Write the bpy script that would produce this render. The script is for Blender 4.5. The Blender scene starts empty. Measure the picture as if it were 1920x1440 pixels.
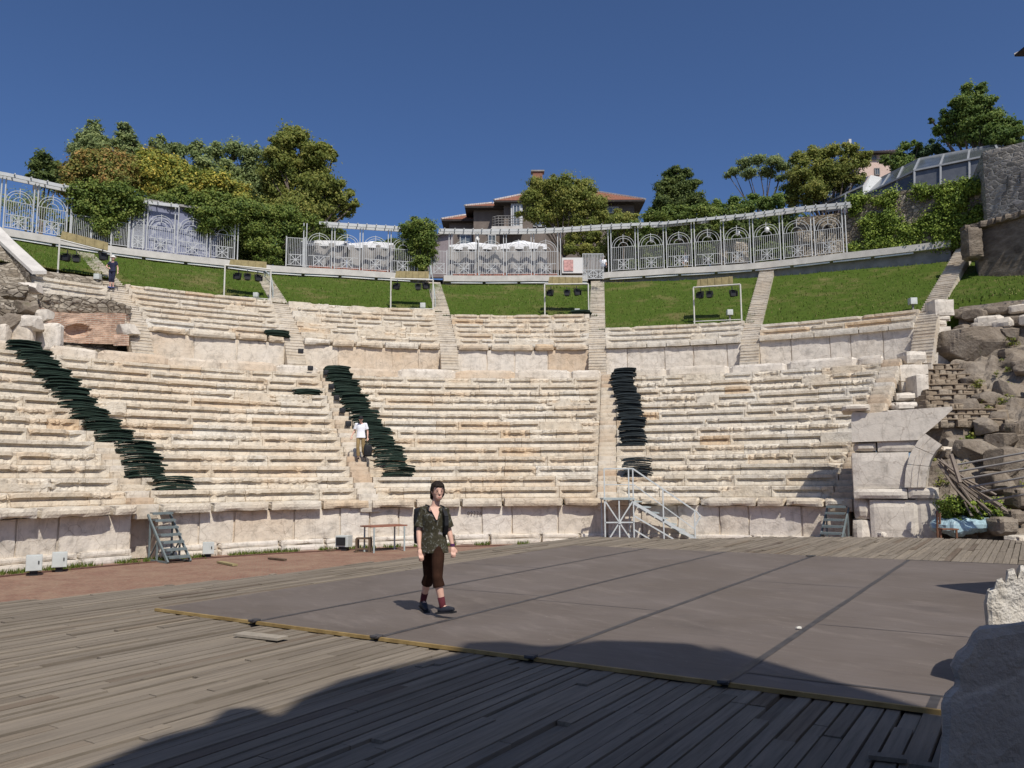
import bpy, math, random
import numpy as np
from mathutils import Vector, Matrix, noise as mnoise
D=bpy.data
sc=bpy.context.scene
col=sc.collection
PI=math.pi
# ---------------------------------------------------------------- camera
FPX,PIT,ROL,H=1531.6,0.1156,0.0059,1.68
CX,CY=1.277,14.434                     # axis of the theatre
def ray(x,y):
    u=x-960.0; v=y-720.0
    c,s=math.cos(ROL),math.sin(ROL)
    u,v=c*u-s*v, s*u+c*v
    return (u, FPX*math.cos(PIT)+v*math.sin(PIT), FPX*math.sin(PIT)-v*math.cos(PIT))
def at(x,y,Y):
    r=ray(x,y); k=Y/r[1]
    return Vector((r[0]*k,Y,H+r[2]*k))
def onz(x,y,z=0.0):
    r=ray(x,y); k=(z-H)/r[2]
    return Vector((r[0]*k,r[1]*k,z))
def ring(x,y,R):
    r=ray(x,y); t=r[0]/r[1]
    a=1+t*t; b=-(2*t*CX+2*CY); c=CX*CX+CY*CY-R*R
    Y=(-b+math.sqrt(max(b*b-4*a*c,0)))/(2*a)
    return at(x,y,Y)
def th_of(p): return math.atan2(p[0]-CX,p[1]-CY)
def pol(R,th,z): return Vector((CX+R*math.sin(th),CY+R*math.cos(th),z))
def proj(P):
    X,Y,Z=P[0],P[1],P[2]-H
    d=Y*math.cos(PIT)+Z*math.sin(PIT); vv=Y*math.sin(PIT)-Z*math.cos(PIT)
    u=FPX*X/d; v=FPX*vv/d
    c,s=math.cos(ROL),math.sin(ROL)
    return c*u+s*v+960, -s*u+c*v+720
cam=D.objects.new('camera',D.cameras.new('camera')); col.objects.link(cam)
c,s=math.cos(ROL),math.sin(ROL); sp,cp=math.sin(PIT),math.cos(PIT)
rv=Vector((c,s*sp,-s*cp)); dv=Vector((-s,c*sp,-c*cp)); fv=Vector((0,cp,sp))
M=Matrix((( rv.x,-dv.x,-fv.x,0),(rv.y,-dv.y,-fv.y,0),(rv.z,-dv.z,-fv.z,H),(0,0,0,1)))
cam.matrix_world=M
cam.data.sensor_width=36; cam.data.lens=FPX/1920*36; cam.data.clip_end=2000; cam.data.clip_start=.05
sc.camera=cam
# ---------------------------------------------------------------- light
SUN_AZ=math.radians(157); SUN_EL=math.radians(52)   # azimuth clockwise from +Y
sd=Vector((math.sin(SUN_AZ)*math.cos(SUN_EL),math.cos(SUN_AZ)*math.cos(SUN_EL),math.sin(SUN_EL)))
sun=D.objects.new('sun',D.lights.new('sun','SUN')); col.objects.link(sun)
sun.data.energy=4.6; sun.data.angle=math.radians(.5); sun.data.color=(1,.95,.865)
sun.rotation_euler=sd.to_track_quat('Z','Y').to_euler()
w=D.worlds.new('World'); sc.world=w; w.use_nodes=True
nt=w.node_tree; nt.nodes.clear()
sky=nt.nodes.new('ShaderNodeTexSky'); sky.sky_type='NISHITA'; sky.sun_disc=False
sky.sun_elevation=SUN_EL; sky.sun_rotation=SUN_AZ
sky.altitude=900; sky.air_density=.68; sky.dust_density=3.0; sky.ozone_density=10
bg=nt.nodes.new('ShaderNodeBackground'); bg.inputs[1].default_value=.122
out=nt.nodes.new('ShaderNodeOutputWorld')
nt.links.new(sky.outputs[0],bg.inputs[0]); nt.links.new(bg.outputs[0],out.inputs[0])
sc.view_settings.view_transform='Standard'; sc.view_settings.look='None'
sc.view_settings.exposure=0.0; sc.view_settings.gamma=1
# ---------------------------------------------------------------- mesh helpers
def n3(x,y,z): return mnoise.noise((x,y,z))
def N1(a,seed,f=1.0):                       # smooth 1-d noise on an array
    o=np.empty(len(a)); y=seed*7.31+.5
    for i,v in enumerate(a): o[i]=mnoise.noise((v*f,y,3.7))
    return o
class MB:
    def __init__(s): s.V=[];s.F=[];s.T=[];s.n=0
    def add(s,V,F,tone=.4):
        V=np.asarray(V,dtype=float).reshape(-1,3)
        s.V.append(V); n=s.n
        s.F.extend([tuple(i+n for i in f) for f in (F.tolist() if isinstance(F,np.ndarray) else F)])
        if np.isscalar(tone): tone=np.full(len(V),tone)
        s.T.append(np.asarray(tone,dtype=float)); s.n+=len(V); return s
    def box(s,c,size,rz=0,tone=.4,M=None):
        hx,hy,hz=size[0]/2,size[1]/2,size[2]/2
        P=np.array([(x,y,z) for x in(-hx,hx) for y in(-hy,hy) for z in(-hz,hz)])
        if M is not None: P=P@np.array(M).T
        elif rz:
            a,b=math.cos(rz),math.sin(rz); P=np.stack([P[:,0]*a-P[:,1]*b,P[:,0]*b+P[:,1]*a,P[:,2]],1)
        P=P+np.array(c)
        return s.add(P,[(0,1,3,2),(4,6,7,5),(0,4,5,1),(2,3,7,6),(0,2,6,4),(1,5,7,3)],tone)
    def bar(s,a,b,wd,ht=None,tone=.4,up=(0,0,1)):     # square bar from a to b
        a=Vector(a);b=Vector(b);d=(b-a); L=d.length
        if L<1e-6: return s
        d/=L; u=Vector(up)
        if abs(d.dot(u))>.98: u=Vector((0,1,0))
        x=d.cross(u).normalized(); z=x.cross(d)
        h=ht or wd
        P=[]
        for e in (a,b):
            for i,j in((-1,-1),(1,-1),(1,1),(-1,1)): P.append(e+x*(i*wd/2)+z*(j*h/2))
        return s.add([tuple(p) for p in P],[(3,2,1,0),(4,5,6,7),(0,1,5,4),(1,2,6,5),(2,3,7,6),(3,0,4,7)],tone)
    def tube(s,pts,r,n=6,tone=.4,cap=True):
        pts=[Vector(p) for p in pts]; rs=r if hasattr(r,'__len__') else [r]*len(pts)
        V=[];F=[]
        x=None
        for i,p in enumerate(pts):
            d=(pts[min(i+1,len(pts)-1)]-pts[max(i-1,0)]).normalized()
            if x is None:
                u=Vector((0,0,1)) if abs(d.z)<.9 else Vector((0,1,0))
                x=d.cross(u).normalized()
            else: x=(x-d*x.dot(d)).normalized()
            y=d.cross(x)
            for k in range(n):
                a=2*PI*k/n; V.append(tuple(p+(x*math.cos(a)+y*math.sin(a))*rs[i]))
        m=len(pts)
        for i in range(m-1):
            for k in range(n):
                F.append((i*n+k,i*n+(k+1)%n,(i+1)*n+(k+1)%n,(i+1)*n+k))
        if cap: F.append(tuple(range(n-1,-1,-1))); F.append(tuple((m-1)*n+k for k in range(n)))
        return s.add(V,F,tone)
    def prism(s,poly,vec,tone=.4):           # closed polygon (3-d points) pushed along vec
        n=len(poly); P=[Vector(p) for p in poly]; Q=[p+Vector(vec) for p in P]
        F=[tuple(range(n-1,-1,-1)),tuple(range(n,2*n))]
        for i in range(n): F.append((i,(i+1)%n,n+(i+1)%n,n+i))
        return s.add([tuple(p) for p in P+Q],F,tone)
    def lathe(s,c,prof,n=12,tone=.4,sx=1,sy=1):
        V=[];F=[]
        for r,z in prof:
            for k in range(n):
                a=2*PI*k/n; V.append((c[0]+r*sx*math.cos(a),c[1]+r*sy*math.sin(a),c[2]+z))
        m=len(prof)
        for i in range(m-1):
            for k in range(n): F.append((i*n+k,i*n+(k+1)%n,(i+1)*n+(k+1)%n,(i+1)*n+k))
        F.append(tuple(range(n-1,-1,-1))); F.append(tuple((m-1)*n+k for k in range(n)))
        return s.add(V,F,tone)
    def arc(s,R0,R1,z0,z1,ta,tb,step=.5,tone=.4):      # curved box; z may be functions of theta
        n=max(1,int(abs(tb-ta)*R1/step)); V=[];F=[]
        f0=z0 if callable(z0) else (lambda t:z0); f1=z1 if callable(z1) else (lambda t:z1)
        for i in range(n+1):
            t=ta+(tb-ta)*i/n
            for R,zf in((R0,f0),(R1,f0),(R1,f1),(R0,f1)): V.append(tuple(pol(R,t,zf(t))))
        for i in range(n):
            a=i*4;b=a+4
            for k in range(4): F.append((a+k,a+(k+1)%4,b+(k+1)%4,b+k))
        F.append((0,3,2,1)); F.append((n*4,n*4+1,n*4+2,n*4+3))
        return s.add(V,F,tone)
    def build(s,name,mat,parent=None,smooth=False):
        return mk(name,np.concatenate(s.V) if s.V else np.zeros((0,3)),s.F,mat,parent,smooth,np.concatenate(s.T) if s.T else None)
def origin(o):
    v=Vector((0,0,0))
    while o is not None: v=v+o.location; o=o.parent
    return v
def mk(name,V,F,mat,parent=None,smooth=False,tone=None,base=None):
    V=np.asarray(V,dtype=np.float64)
    me=D.meshes.new(name)
    loc=None
    if parent is not None: V=V-np.array(origin(parent))
    else:
        if base is None:
            mn,mx=V.min(0),V.max(0); base=((mn[0]+mx[0])/2,(mn[1]+mx[1])/2,mn[2])
        loc=base; V=V-np.array(base)
    arrF=isinstance(F,np.ndarray)
    tot=np.full(len(F),F.shape[1],dtype=np.int32) if arrF else np.array([len(f) for f in F],dtype=np.int32)
    me.vertices.add(len(V)); me.vertices.foreach_set('co',V.astype(np.float32).ravel())
    me.loops.add(int(tot.sum())); me.loops.foreach_set('vertex_index',F.astype(np.int32).ravel() if arrF else np.fromiter((i for f in F for i in f),dtype=np.int32))
    me.polygons.add(len(F)); st=np.zeros(len(F),dtype=np.int32); st[1:]=np.cumsum(tot)[:-1]
    me.polygons.foreach_set('loop_start',st)
    if smooth: me.polygons.foreach_set('use_smooth',np.ones(len(F),dtype=bool))
    else: me.polygons.foreach_set('use_smooth',np.zeros(len(F),dtype=bool))
    me.update(calc_edges=True); me.validate()
    if tone is not None:
        a=me.attributes.new('tone','FLOAT','POINT')
        if len(me.vertices)==len(tone): a.data.foreach_set('value',np.asarray(tone,dtype=np.float32))
    if mat: me.materials.append(mat)
    o=D.objects.new(name,me); col.objects.link(o)
    if parent is not None: o.parent=parent
    else: o.location=loc
    return o
def thing(name,label,cat,loc,group=None,rz=0):
    o=D.objects.new(name,None); col.objects.link(o); o.location=loc; o.rotation_euler=(0,0,rz)
    o.empty_display_size=.2
    return tag(o,label,cat,group)
def tag(o,label,cat,group=None):
    o['label']=label; o['category']=cat
    if group: o['group']=group
    return o
def struct(o,kind='structure'): o['kind']=kind; return o
def dup(root,loc,rz=0,label=None,group=None,scale=None):
    r=root.copy(); col.objects.link(r); r.location=loc; r.rotation_euler=(0,0,rz)
    if scale: r.scale=(scale,)*3
    if label: r['label']=label
    if group: r['group']=group
    for ch in root.children:
        c=ch.copy(); col.objects.link(c); c.parent=r
        for g in ch.children:
            d=g.copy(); col.objects.link(d); d.parent=c
    return r
def rockbox(size,n=(6,6,6),rnd=.15,amp=.02,seed=0,freq=2.0,chip=0.0):
    """subdivided box centred on 0, rounded corners, noisy surface"""
    nx,ny,nz=n; idx={};V=[];F=[]
    def vid(i,j,k):
        if (i,j,k) not in idx: idx[(i,j,k)]=len(V); V.append((i/nx*2-1,j/ny*2-1,k/nz*2-1))
        return idx[(i,j,k)]
    for i in range(nx):
        for j in range(ny):
            F.append((vid(i,j,0),vid(i,j+1,0),vid(i+1,j+1,0),vid(i+1,j,0)))
            F.append((vid(i,j,nz),vid(i+1,j,nz),vid(i+1,j+1,nz),vid(i,j+1,nz)))
    for i in range(nx):
        for k in range(nz):
            F.append((vid(i,0,k),vid(i+1,0,k),vid(i+1,0,k+1),vid(i,0,k+1)))
            F.append((vid(i,ny,k),vid(i,ny,k+1),vid(i+1,ny,k+1),vid(i+1,ny,k)))
    for j in range(ny):
        for k in range(nz):
            F.append((vid(0,j,k),vid(0,j,k+1),vid(0,j+1,k+1),vid(0,j+1,k)))
            F.append((vid(nx,j,k),vid(nx,j+1,k),vid(nx,j+1,k+1),vid(nx,j,k+1)))
    V=np.array(V); hs=np.array(size)/2.0
    L=np.linalg.norm(V,axis=1,keepdims=True)
    sph=V/np.maximum(L,1e-6)
    # round near the corners/edges only
    e=np.sort(np.abs(V),axis=1)[:,1:2]
    V2=V*(1-rnd)+sph*rnd*1.25 if rnd>.3 else V*(1-rnd*.6*np.clip((e-.55)/.45,0,1)**2)
    P=V2*hs
    if amp>0:
        for i in range(len(P)):
            q=P[i]
            a=mnoise.noise((q[0]*freq+seed*3.1,q[1]*freq,q[2]*freq))+.5*mnoise.noise((q[0]*freq*2.7,q[1]*freq*2.7+seed,q[2]*freq*2.7))
            if chip:
                b=mnoise.noise((q[0]*freq*.8+seed*1.7,q[1]*freq*.8,q[2]*freq*.8+9))
                if b>.1 and e[i,0]>.6: a-=chip*(b-.1)/amp*e[i,0]
            P[i]=q+sph[i]*a*amp
    return P,F
def facet(P,seed,k=12,lo=.60,hi=.9):
    rng=np.random.default_rng(seed); P=P.copy()
    for _ in range(k):
        v=rng.normal(size=3); v/=np.linalg.norm(v); dd=P@v; d=dd.max()*rng.uniform(lo,hi); m=dd>d; P[m]-=np.outer(dd[m]-d,v)
    return P
def rot(P,rz=0,rx=0,ry=0):
    Mx=np.array(Matrix.Rotation(rz,3,'Z')@Matrix.Rotation(ry,3,'Y')@Matrix.Rotation(rx,3,'X'))
    return P@Mx.T
# ---------------------------------------------------------------- materials
class NT:
    def __init__(s,name,rough=.8,spec=.3):
        s.m=D.materials.new(name); s.m.use_nodes=True; s.t=s.m.node_tree; s.b=s.t.nodes['Principled BSDF']
        s.b.inputs['Roughness'].default_value=rough; s.b.inputs['Specular IOR Level'].default_value=spec
        g=s.t.nodes.new('ShaderNodeNewGeometry'); s.pos=g.outputs['Position']; s.geo=g
    def map(s,scale=(1,1,1),rz=0):
        v=s.pos
        if rz:
            r=s.t.nodes.new('ShaderNodeMapping'); r.inputs['Rotation'].default_value=(0,0,rz); s.t.links.new(v,r.inputs[0]); v=r.outputs[0]
        n=s.t.nodes.new('ShaderNodeMapping'); n.inputs['Scale'].default_value=scale
        s.t.links.new(v,n.inputs[0]); return n.outputs[0]
    def noise(s,scale,detail=4,rough=.6,vec=None,dist=0):
        n=s.t.nodes.new('ShaderNodeTexNoise'); n.inputs['Scale'].default_value=scale; n.inputs['Detail'].default_value=detail
        n.inputs['Roughness'].default_value=rough; n.inputs['Distortion'].default_value=dist
        s.t.links.new(vec or s.pos,n.inputs['Vector']); return n.outputs[0]
    def voro(s,scale,vec=None,feat='F1',out='Distance'):
        n=s.t.nodes.new('ShaderNodeTexVoronoi'); n.feature=feat; n.inputs['Scale'].default_value=scale
        s.t.links.new(vec or s.pos,n.inputs['Vector']); return n.outputs[out]
    def attr(s,name):
        n=s.t.nodes.new('ShaderNodeAttribute'); n.attribute_name=name; return n.outputs['Fac']
    def isl(s): return s.geo.outputs['Random Per Island']
    def ramp(s,fac,stops,interp='LINEAR'):
        n=s.t.nodes.new('ShaderNodeValToRGB'); n.color_ramp.interpolation=interp
        e=n.color_ramp.elements
        while len(e)<len(stops): e.new(.5)
        for i,(p,c) in enumerate(stops):
            e[i].position=p; e[i].color=(c[0],c[1],c[2],1) if hasattr(c,'__len__') else (c,c,c,1)
        s.t.links.new(fac,n.inputs[0]); return n.outputs[0]
    def mix(s,fac,a,b,mode='MIX'):
        n=s.t.nodes.new('ShaderNodeMix'); n.data_type='RGBA'; n.blend_type=mode
        for ix,v in((0,fac),(6,a),(7,b)):
            sock=n.inputs[ix]
            if hasattr(v,'links'): s.t.links.new(v,sock)
            elif ix==0: sock.default_value=v
            elif hasattr(v,'__len__'): sock.default_value=(v[0],v[1],v[2],1)
            else: sock.default_value=(v,v,v,1)
        return n.outputs[2]
    def math(s,op,a,b=0.0):
        n=s.t.nodes.new('ShaderNodeMath'); n.operation=op
        for sock,v in((n.inputs[0],a),(n.inputs[1],b)):
            if hasattr(v,'links'): s.t.links.new(v,sock)
            else: sock.default_value=v
        return n.outputs[0]
    def color(s,c):
        if hasattr(c,'links'): s.t.links.new(c,s.b.inputs['Base Color'])
        else: s.b.inputs['Base Color'].default_value=(c[0],c[1],c[2],1)
        return s
    def bump(s,h,st=.5,dist=.02):
        n=s.t.nodes.new('ShaderNodeBump'); n.inputs['Strength'].default_value=st; n.inputs['Distance'].default_value=dist
        s.t.links.new(h,n.inputs['Height']); s.t.links.new(n.outputs[0],s.b.inputs['Normal']); return s
def plain(name,c,rough=.7,var=.12,scale=6,metal=0,spec=.3):
    n=NT(name,rough,spec); f=n.noise(scale,5,.65)
    n.color(n.ramp(f,[(.3,[x*(1-var*1.6) for x in c]),(.7,[min(1,x*(1+var)) for x in c])]))
    n.b.inputs['Metallic'].default_value=metal
    n.bump(n.noise(scale*6,3),.15,.01); return n.m
def stone(name,white=(.63,.59,.515),cream=(.59,.515,.405),ochre=(.55,.415,.275),dirt=.55,bump=.6):
    n=NT(name,.88,.15)
    t=n.attr('tone'); big=n.noise(.55,4,.6); mid=n.noise(3.2,6,.65)
    f=n.math('ADD',n.math('MULTIPLY',t,.75),n.math('MULTIPLY',n.math('SUBTRACT',big,.38),.75))
    c=n.ramp(f,[(.05,white),(.42,cream),(.78,ochre)])
    c=n.mix(1.0,c,n.ramp(mid,[(.28,.62),(.48,.95),(.75,1.08)]),'MULTIPLY')
    st=n.noise(2.3,5,.7,n.map((1.6,1.6,.28)))
    c=n.mix(n.ramp(st,[(.55,0),(.72,dirt)]),c,(.24,.20,.16))
    v=n.voro(1.7,n.mix(.16,n.pos,n.noise(2.5,3)),'DISTANCE_TO_EDGE')
    c=n.mix(n.ramp(v,[(0,.55),(.012,.0)]),c,(.20,.15,.11))
    n.color(c)
    h=n.math('ADD',n.noise(9,7,.7),n.math('MULTIPLY',n.voro(14),.35))
    n.bump(h,bump,.035); return n.m
def leafmat(name,cols,trans=.42,gain=2.55):
    cols=[tuple(v*gain for v in c) for c in cols]
    n=NT(name,.6,.25)
    r=n.math('ADD',n.math('MULTIPLY',n.isl(),.55),n.math('MULTIPLY',n.attr('tone'),.45))
    c=n.ramp(r,[(i/(len(cols)-1)*.8+.1,x) for i,x in enumerate(cols)])
    n.color(c)
    tb=n.t.nodes.new('ShaderNodeBsdfTranslucent'); n.t.links.new(c,tb.inputs[0])
    mx=n.t.nodes.new('ShaderNodeMixShader'); mx.inputs[0].default_value=trans
    o=n.t.nodes['Material Output']
    n.t.links.new(n.b.outputs[0],mx.inputs[1]); n.t.links.new(tb.outputs[0],mx.inputs[2]); n.t.links.new(mx.outputs[0],o.inputs[0])
    return n.m
MS=stone('seat_stone')
MW=stone('slab_stone',white=(.65,.595,.52),cream=(.62,.545,.445),ochre=(.57,.44,.31),dirt=.4,bump=.45)
MG=stone('grey_marble',white=(.63,.575,.495),cream=(.59,.525,.435),ochre=(.48,.41,.33),dirt=.4,bump=.25)
MST=stone('stair_stone',white=(.60,.55,.475),cream=(.56,.48,.37),ochre=(.48,.36,.25),dirt=.35,bump=.3)
# wood deck
n=NT('deck_wood',.85,.2)
WR=0.5655   # plank direction, clockwise from +Y
g=n.noise(3,6,.7,n.map((9,.5,1),-WR)) if False else n.noise(2.2,6,.7,n.map((11,.55,4),WR))
i=n.isl()
c=n.ramp(i,[(.0,(.160,.131,.098)),(.35,(.192,.159,.120)),(.7,(.216,.180,.137)),(.9,(.245,.202,.15)),(.97,(.13,.095,.065)),(1,(.115,.09,.07))])
c=n.mix(1.0,c,n.ramp(g,[(.3,.60),(.52,.98),(.7,1.2)]),'MULTIPLY')
c=n.mix(n.ramp(n.noise(.45,3),[(.4,0),(.7,.35)]),c,(.245,.21,.17))
c=n.mix(n.ramp(n.voro(5.5,n.map((1,.45,1),WR)),[(.03,.7),(.07,0)]),c,(.07,.055,.045))
n.color(c); n.bump(g,.5,.012); MDECK=n.m
n=NT('gap_dark',.95,.1); n.color((.03,.025,.02)); MGAP=n.m
n=NT('mat_vinyl',.62,.35)
g=n.noise(1.6,5,.7,n.map((.7,6,1),WR)); g2=n.noise(.5,4)
c=n.ramp(g,[(.3,(.106,.085,.070)),(.7,(.132,.107,.089))])
c=n.mix(n.ramp(g2,[(.4,0),(.75,.5)]),c,(.185,.158,.145))
c=n.mix(n.ramp(n.noise(1.1,7,.75,n.map((.6,2.2,1),WR+.5)),[(.52,0),(.70,.55)]),c,(.215,.180,.155))
c=n.mix(n.ramp(n.noise(.8,6,.7),[(.30,.5),(.45,0)]),c,(.085,.070,.062))
c=n.mix(n.ramp(n.noise(22,2),[(.72,0),(.76,.5)]),c,(.34,.32,.30))
n.color(c); n.bump(n.noise(2.5,4,.6,n.map((.8,5,1),WR)),.2,.02); MMAT=n.m
n=NT('tape_black',.5,.4); n.color(n.ramp(n.noise(6,4),[(.3,(.035,.032,.034)),(.75,(.075,.07,.07))])); MTAPE=n.m
n=NT('yellow_edge',.6,.3); n.color(n.ramp(n.noise(5,4),[(.3,(.19,.125,.045)),(.7,(.36,.25,.10))])); MYEL=n.m
# brick orchestra
n=NT('brick_paving',.9,.15)
b=n.t.nodes.new('ShaderNodeTexBrick'); b.inputs['Scale'].default_value=4.5; b.inputs['Mortar Size'].default_value=.03
b.inputs['Color1'].default_value=(.26,.125,.088,1); b.inputs['Color2'].default_value=(.18,.085,.062,1); b.inputs['Mortar'].default_value=(.19,.15,.105,1)
n.t.links.new(n.map((1,1,1),.5),b.inputs['Vector'])
c=n.mix(n.ramp(n.noise(1.2,7,.75),[(.40,0),(.66,.8)]),b.outputs[0],(.29,.20,.135))
c=n.mix(n.ramp(n.noise(9,4),[(.58,0),(.66,.5)]),c,(.34,.27,.19))
n.color(c); n.bump(n.noise(12,4),.5,.02); MBRK=n.m
n=NT('lawn_green',.9,.1)
c=n.ramp(n.noise(5,8,.8),[(.3,(.029,.050,.007)),(.5,(.058,.094,.012)),(.72,(.094,.136,.022))])
c=n.mix(n.ramp(n.noise(.7,4,.6),[(.45,0),(.75,.6)]),c,(.085,.105,.022))
c=n.mix(n.ramp(n.noise(.35,5,.7),[(.53,0),(.70,.75)]),c,(.175,.14,.062))
n.color(c); n.bump(n.noise(30,4),.9,.05); MLAWN=n.m
n=NT('grass_blade',.7,.2); n.color(n.ramp(n.isl(),[(0,(.040,.062,.008)),(.5,(.080,.112,.014)),(.85,(.120,.145,.028)),(1,(.21,.18,.07))])); MBLADE=n.m
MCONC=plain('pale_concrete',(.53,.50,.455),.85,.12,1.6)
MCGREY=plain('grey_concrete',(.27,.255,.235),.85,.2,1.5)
MWHITE=plain('white_paint',(.49,.495,.49),.45,.06,3)
MTUBE=plain('white_tube',(.80,.79,.75),.4,.03,3)
MBLACK=plain('black_metal',(.02,.02,.022),.5,.2,8)
MGREY=plain('grey_steel',(.37,.42,.41),.5,.12,5,0)
# ================================================================ THEATRE
RP,ZP,RISE,RUN,ZO=17.108,.9485,.4156,.6957,-.7715
def rowR(k): return RP+RUN*k
def rowz(k): return ZP+RISE*k
def slope_pt(px,py,R0,z0,sl):       # ray against the cone z=z0+sl*(R-R0)
    lo,hi=RP-2,60.0
    for _ in range(50):
        m=(lo+hi)/2; p=ring(px,py,m)
        if p.z-(z0+sl*(m-R0))>0: lo=m
        else: hi=m
    return p
def low_pt(px,py): return slope_pt(px,py,RP,ZP,RISE/RUN)
# stairs of the lower tier: angle intervals from the photograph
def stair_ang(pts): return sum(th_of(p) for p in pts)/len(pts)
tL=[stair_ang([low_pt(262,905),low_pt(215,872)]),stair_ang([low_pt(594,692),low_pt(690,873)]),
    stair_ang([low_pt(1130,705),low_pt(1148,890)]),stair_ang([low_pt(1664,720),low_pt(1586,880)])]
SW=.78
RU=RP+15*RUN+.3+1.75; ZU=8.96       # face of the upper tier and its cornice
def upR(k): return RU+RUN*k
def upz(k): return ZU+RISE*k
def up_pt(px,py): return slope_pt(px,py,RU,ZU,.56)
tU=[stair_ang([up_pt(180,472),up_pt(262,610)]),stair_ang([up_pt(493,502),up_pt(560,640)]),stair_ang([up_pt(822,527),up_pt(841,660)]),
    stair_ang([up_pt(1115,527),up_pt(1124,660)]),stair_ang([up_pt(1432,502),up_pt(1407,630)]),stair_ang([up_pt(1795,465),up_pt(1727,610)])]
print('tL',tL,'tU',tU)
SU=.92
wall_px=[(-260,386),(0,426),(120,446),(217,462),(430,487),(502,497),(650,505),(740,511),(832,516),(997,516),(1102,516),(1137,510),(1247,503),(1402,494),(1580,474),(1780,450),(1990,424)]
RW=42.55
_wt=[];_wz=[]
for x,y in wall_px:
    p=ring(x,y,RW); _wt.append(th_of(p)); _wz.append(p.z)
def zw(t): return float(np.interp(t,_wt,_wz))
print('zw',[round(v,2) for v in _wz])
# ---- seat rows
def arc_row(mb,R,zb,zt,ta,tb,run,seed,dmg=.5,recess=.14,top=True,plainp=.045,tbase=.40):
    rng=random.Random(seed); L=R*(tb-ta)
    if L<.2: return
    js=[];x=0
    while x<L-.5:
        x+=rng.uniform(.9,2.7); js.append(x)
    js=[j for j in js if j<L-.3]
    s=list(np.arange(0,L,.075))+[L]
    for j in js: s+=[j-.012,j,j+.012]
    s=np.array(sorted(set(round(v,4) for v in s)))
    ja=np.array(js) if js else np.array([1e9])
    bi=np.searchsorted(ja,s); nb=len(js)+1
    isj=np.array([np.min(np.abs(ja-v))<.004 for v in s])
    tone=np.array([min(1,max(0,rng.gauss(tbase,.10) if rng.random()<.86 else rng.gauss(tbase+.12,.22))) for _ in range(nb)])[bi]
    dz=np.array([rng.gauss(0,.005) for _ in range(nb)])[bi]; dq=np.array([rng.gauss(0,.008) for _ in range(nb)])[bi]
    pl=np.array([1.0 if rng.random()<plainp else 0.0 for _ in range(nb)])[bi]
    bd=np.array([rng.choice([0,.25,.6,1.0,1.5]) for _ in range(nb)])[bi]
    c1=N1(s,seed,.9); c2=N1(s,seed+31,3.1); c3=N1(s,seed+57,9)
    d=np.clip((c1+.55*c2+.3*c3+.02-(.5-dmg)*1.0)*3.0*bd,0,1)
    jd=np.min(np.abs(s[:,None]-ja[None,:]),1); jr=np.array([rng.choice([0,0,0,.7,1.3]) for _ in range(nb+1)])[np.argmin(np.abs(s[:,None]-ja[None,:]),1)]
    d=np.maximum(d,np.clip(1.25-jd/.16,0,1)*np.clip(jr,0,1)*(.75+.5*c2))
    end=np.clip(np.minimum(s,L-s)/.30-.35,0,1)
    jt_=np.array([1.0 if rng.random()<.38 else 0.0 for _ in range(nb+1)])[np.argmin(np.abs(s[:,None]-ja[None,:]),1)]
    end=end*np.where(jt_>0,np.clip((jd-.07)/.12,0,1),1)
    rec=recess*end*(1-pl)*np.clip(1-.3*c2,.6,1.2)
    wn=np.array([rng.uniform(-1,1) for _ in s])
    d2=np.clip((N1(s,seed+77,1.3)+.5*c3-.05)*2.2*bd,0,1)
    h=zt-zb; cr=np.clip((N1(s,seed+91,2.2)-.42)*9,0,1)*bd
    lb=d*(.105+.06*c3)
    Q=[np.full(len(s),.04), .0+.03*d2+.012*c3+.06*cr, .035*(rec/.15)+.035*d2+.05*cr+.012*wn*d2, rec+.0*s, rec*1.02, .0+lb+.03*cr+.02*wn*d, lb*.85+.006*c2+.02*wn*d, .013+lb+.02*d, .26+.0*s]
    Z=[zb-.08+0*s, zb+.03+.02*d2, zb+.39*h-.05*d2*(1+wn*.5), zb+.41*h-.06*d, zb+.665*h-.05*d, zb+.695*h-.05*d*(1+c3)+.02*wn*d, zt-.013-.085*d*(1+.8*c3), zt-.06*d*(1+c2), zt+.004*c3]
    if top: Q.append(0*s+run+.12); Z.append(zt+0*s)
    Q=np.array(Q);Z=np.array(Z); m=len(Q)
    for j in range(1,m-2):
        jt=np.array([rng.uniform(-.0035,.0035) for _ in s]); Q[j]+=jt
        Z[j]+=np.array([rng.uniform(-.003,.003) for _ in s])
    Q[1:m-1]+=dq; Z[1:]+=dz
    Q[1:m-2,isj]+=.045; Z[m-3:,isj]-=.02
    th=ta+s/R
    X=CX+(R+Q)*np.sin(th); Y=CY+(R+Q)*np.cos(th)
    ns=len(s)
    V=np.stack([X,Y,Z],-1).reshape(-1,3)     # index j*ns+i
    F=[]
    for j in range(m-1):
        a=j*ns;b=a+ns
        F.extend([(a+i,a+i+1,b+i+1,b+i) for i in range(ns-1)])
    V=np.concatenate([V,[tuple(pol(R+run+.12,ta,zb-.08)),tuple(pol(R+run+.12,tb,zb-.08))]])
    F.append(tuple([j*ns for j in range(m-1,-1,-1)]+[m*ns]))
    F.append(tuple([j*ns+ns-1 for j in range(m)]+[m*ns+1]))
    T=np.tile(tone,m)+np.repeat(np.array([0]*m),ns)
    for j in (4,5,6,7): T[j*ns:(j+1)*ns]+=.25*d*np.clip(.6+c2,0,1)
    mb.add(V,F,np.concatenate([np.clip(T,0,1),[.4,.4]]))
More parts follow.
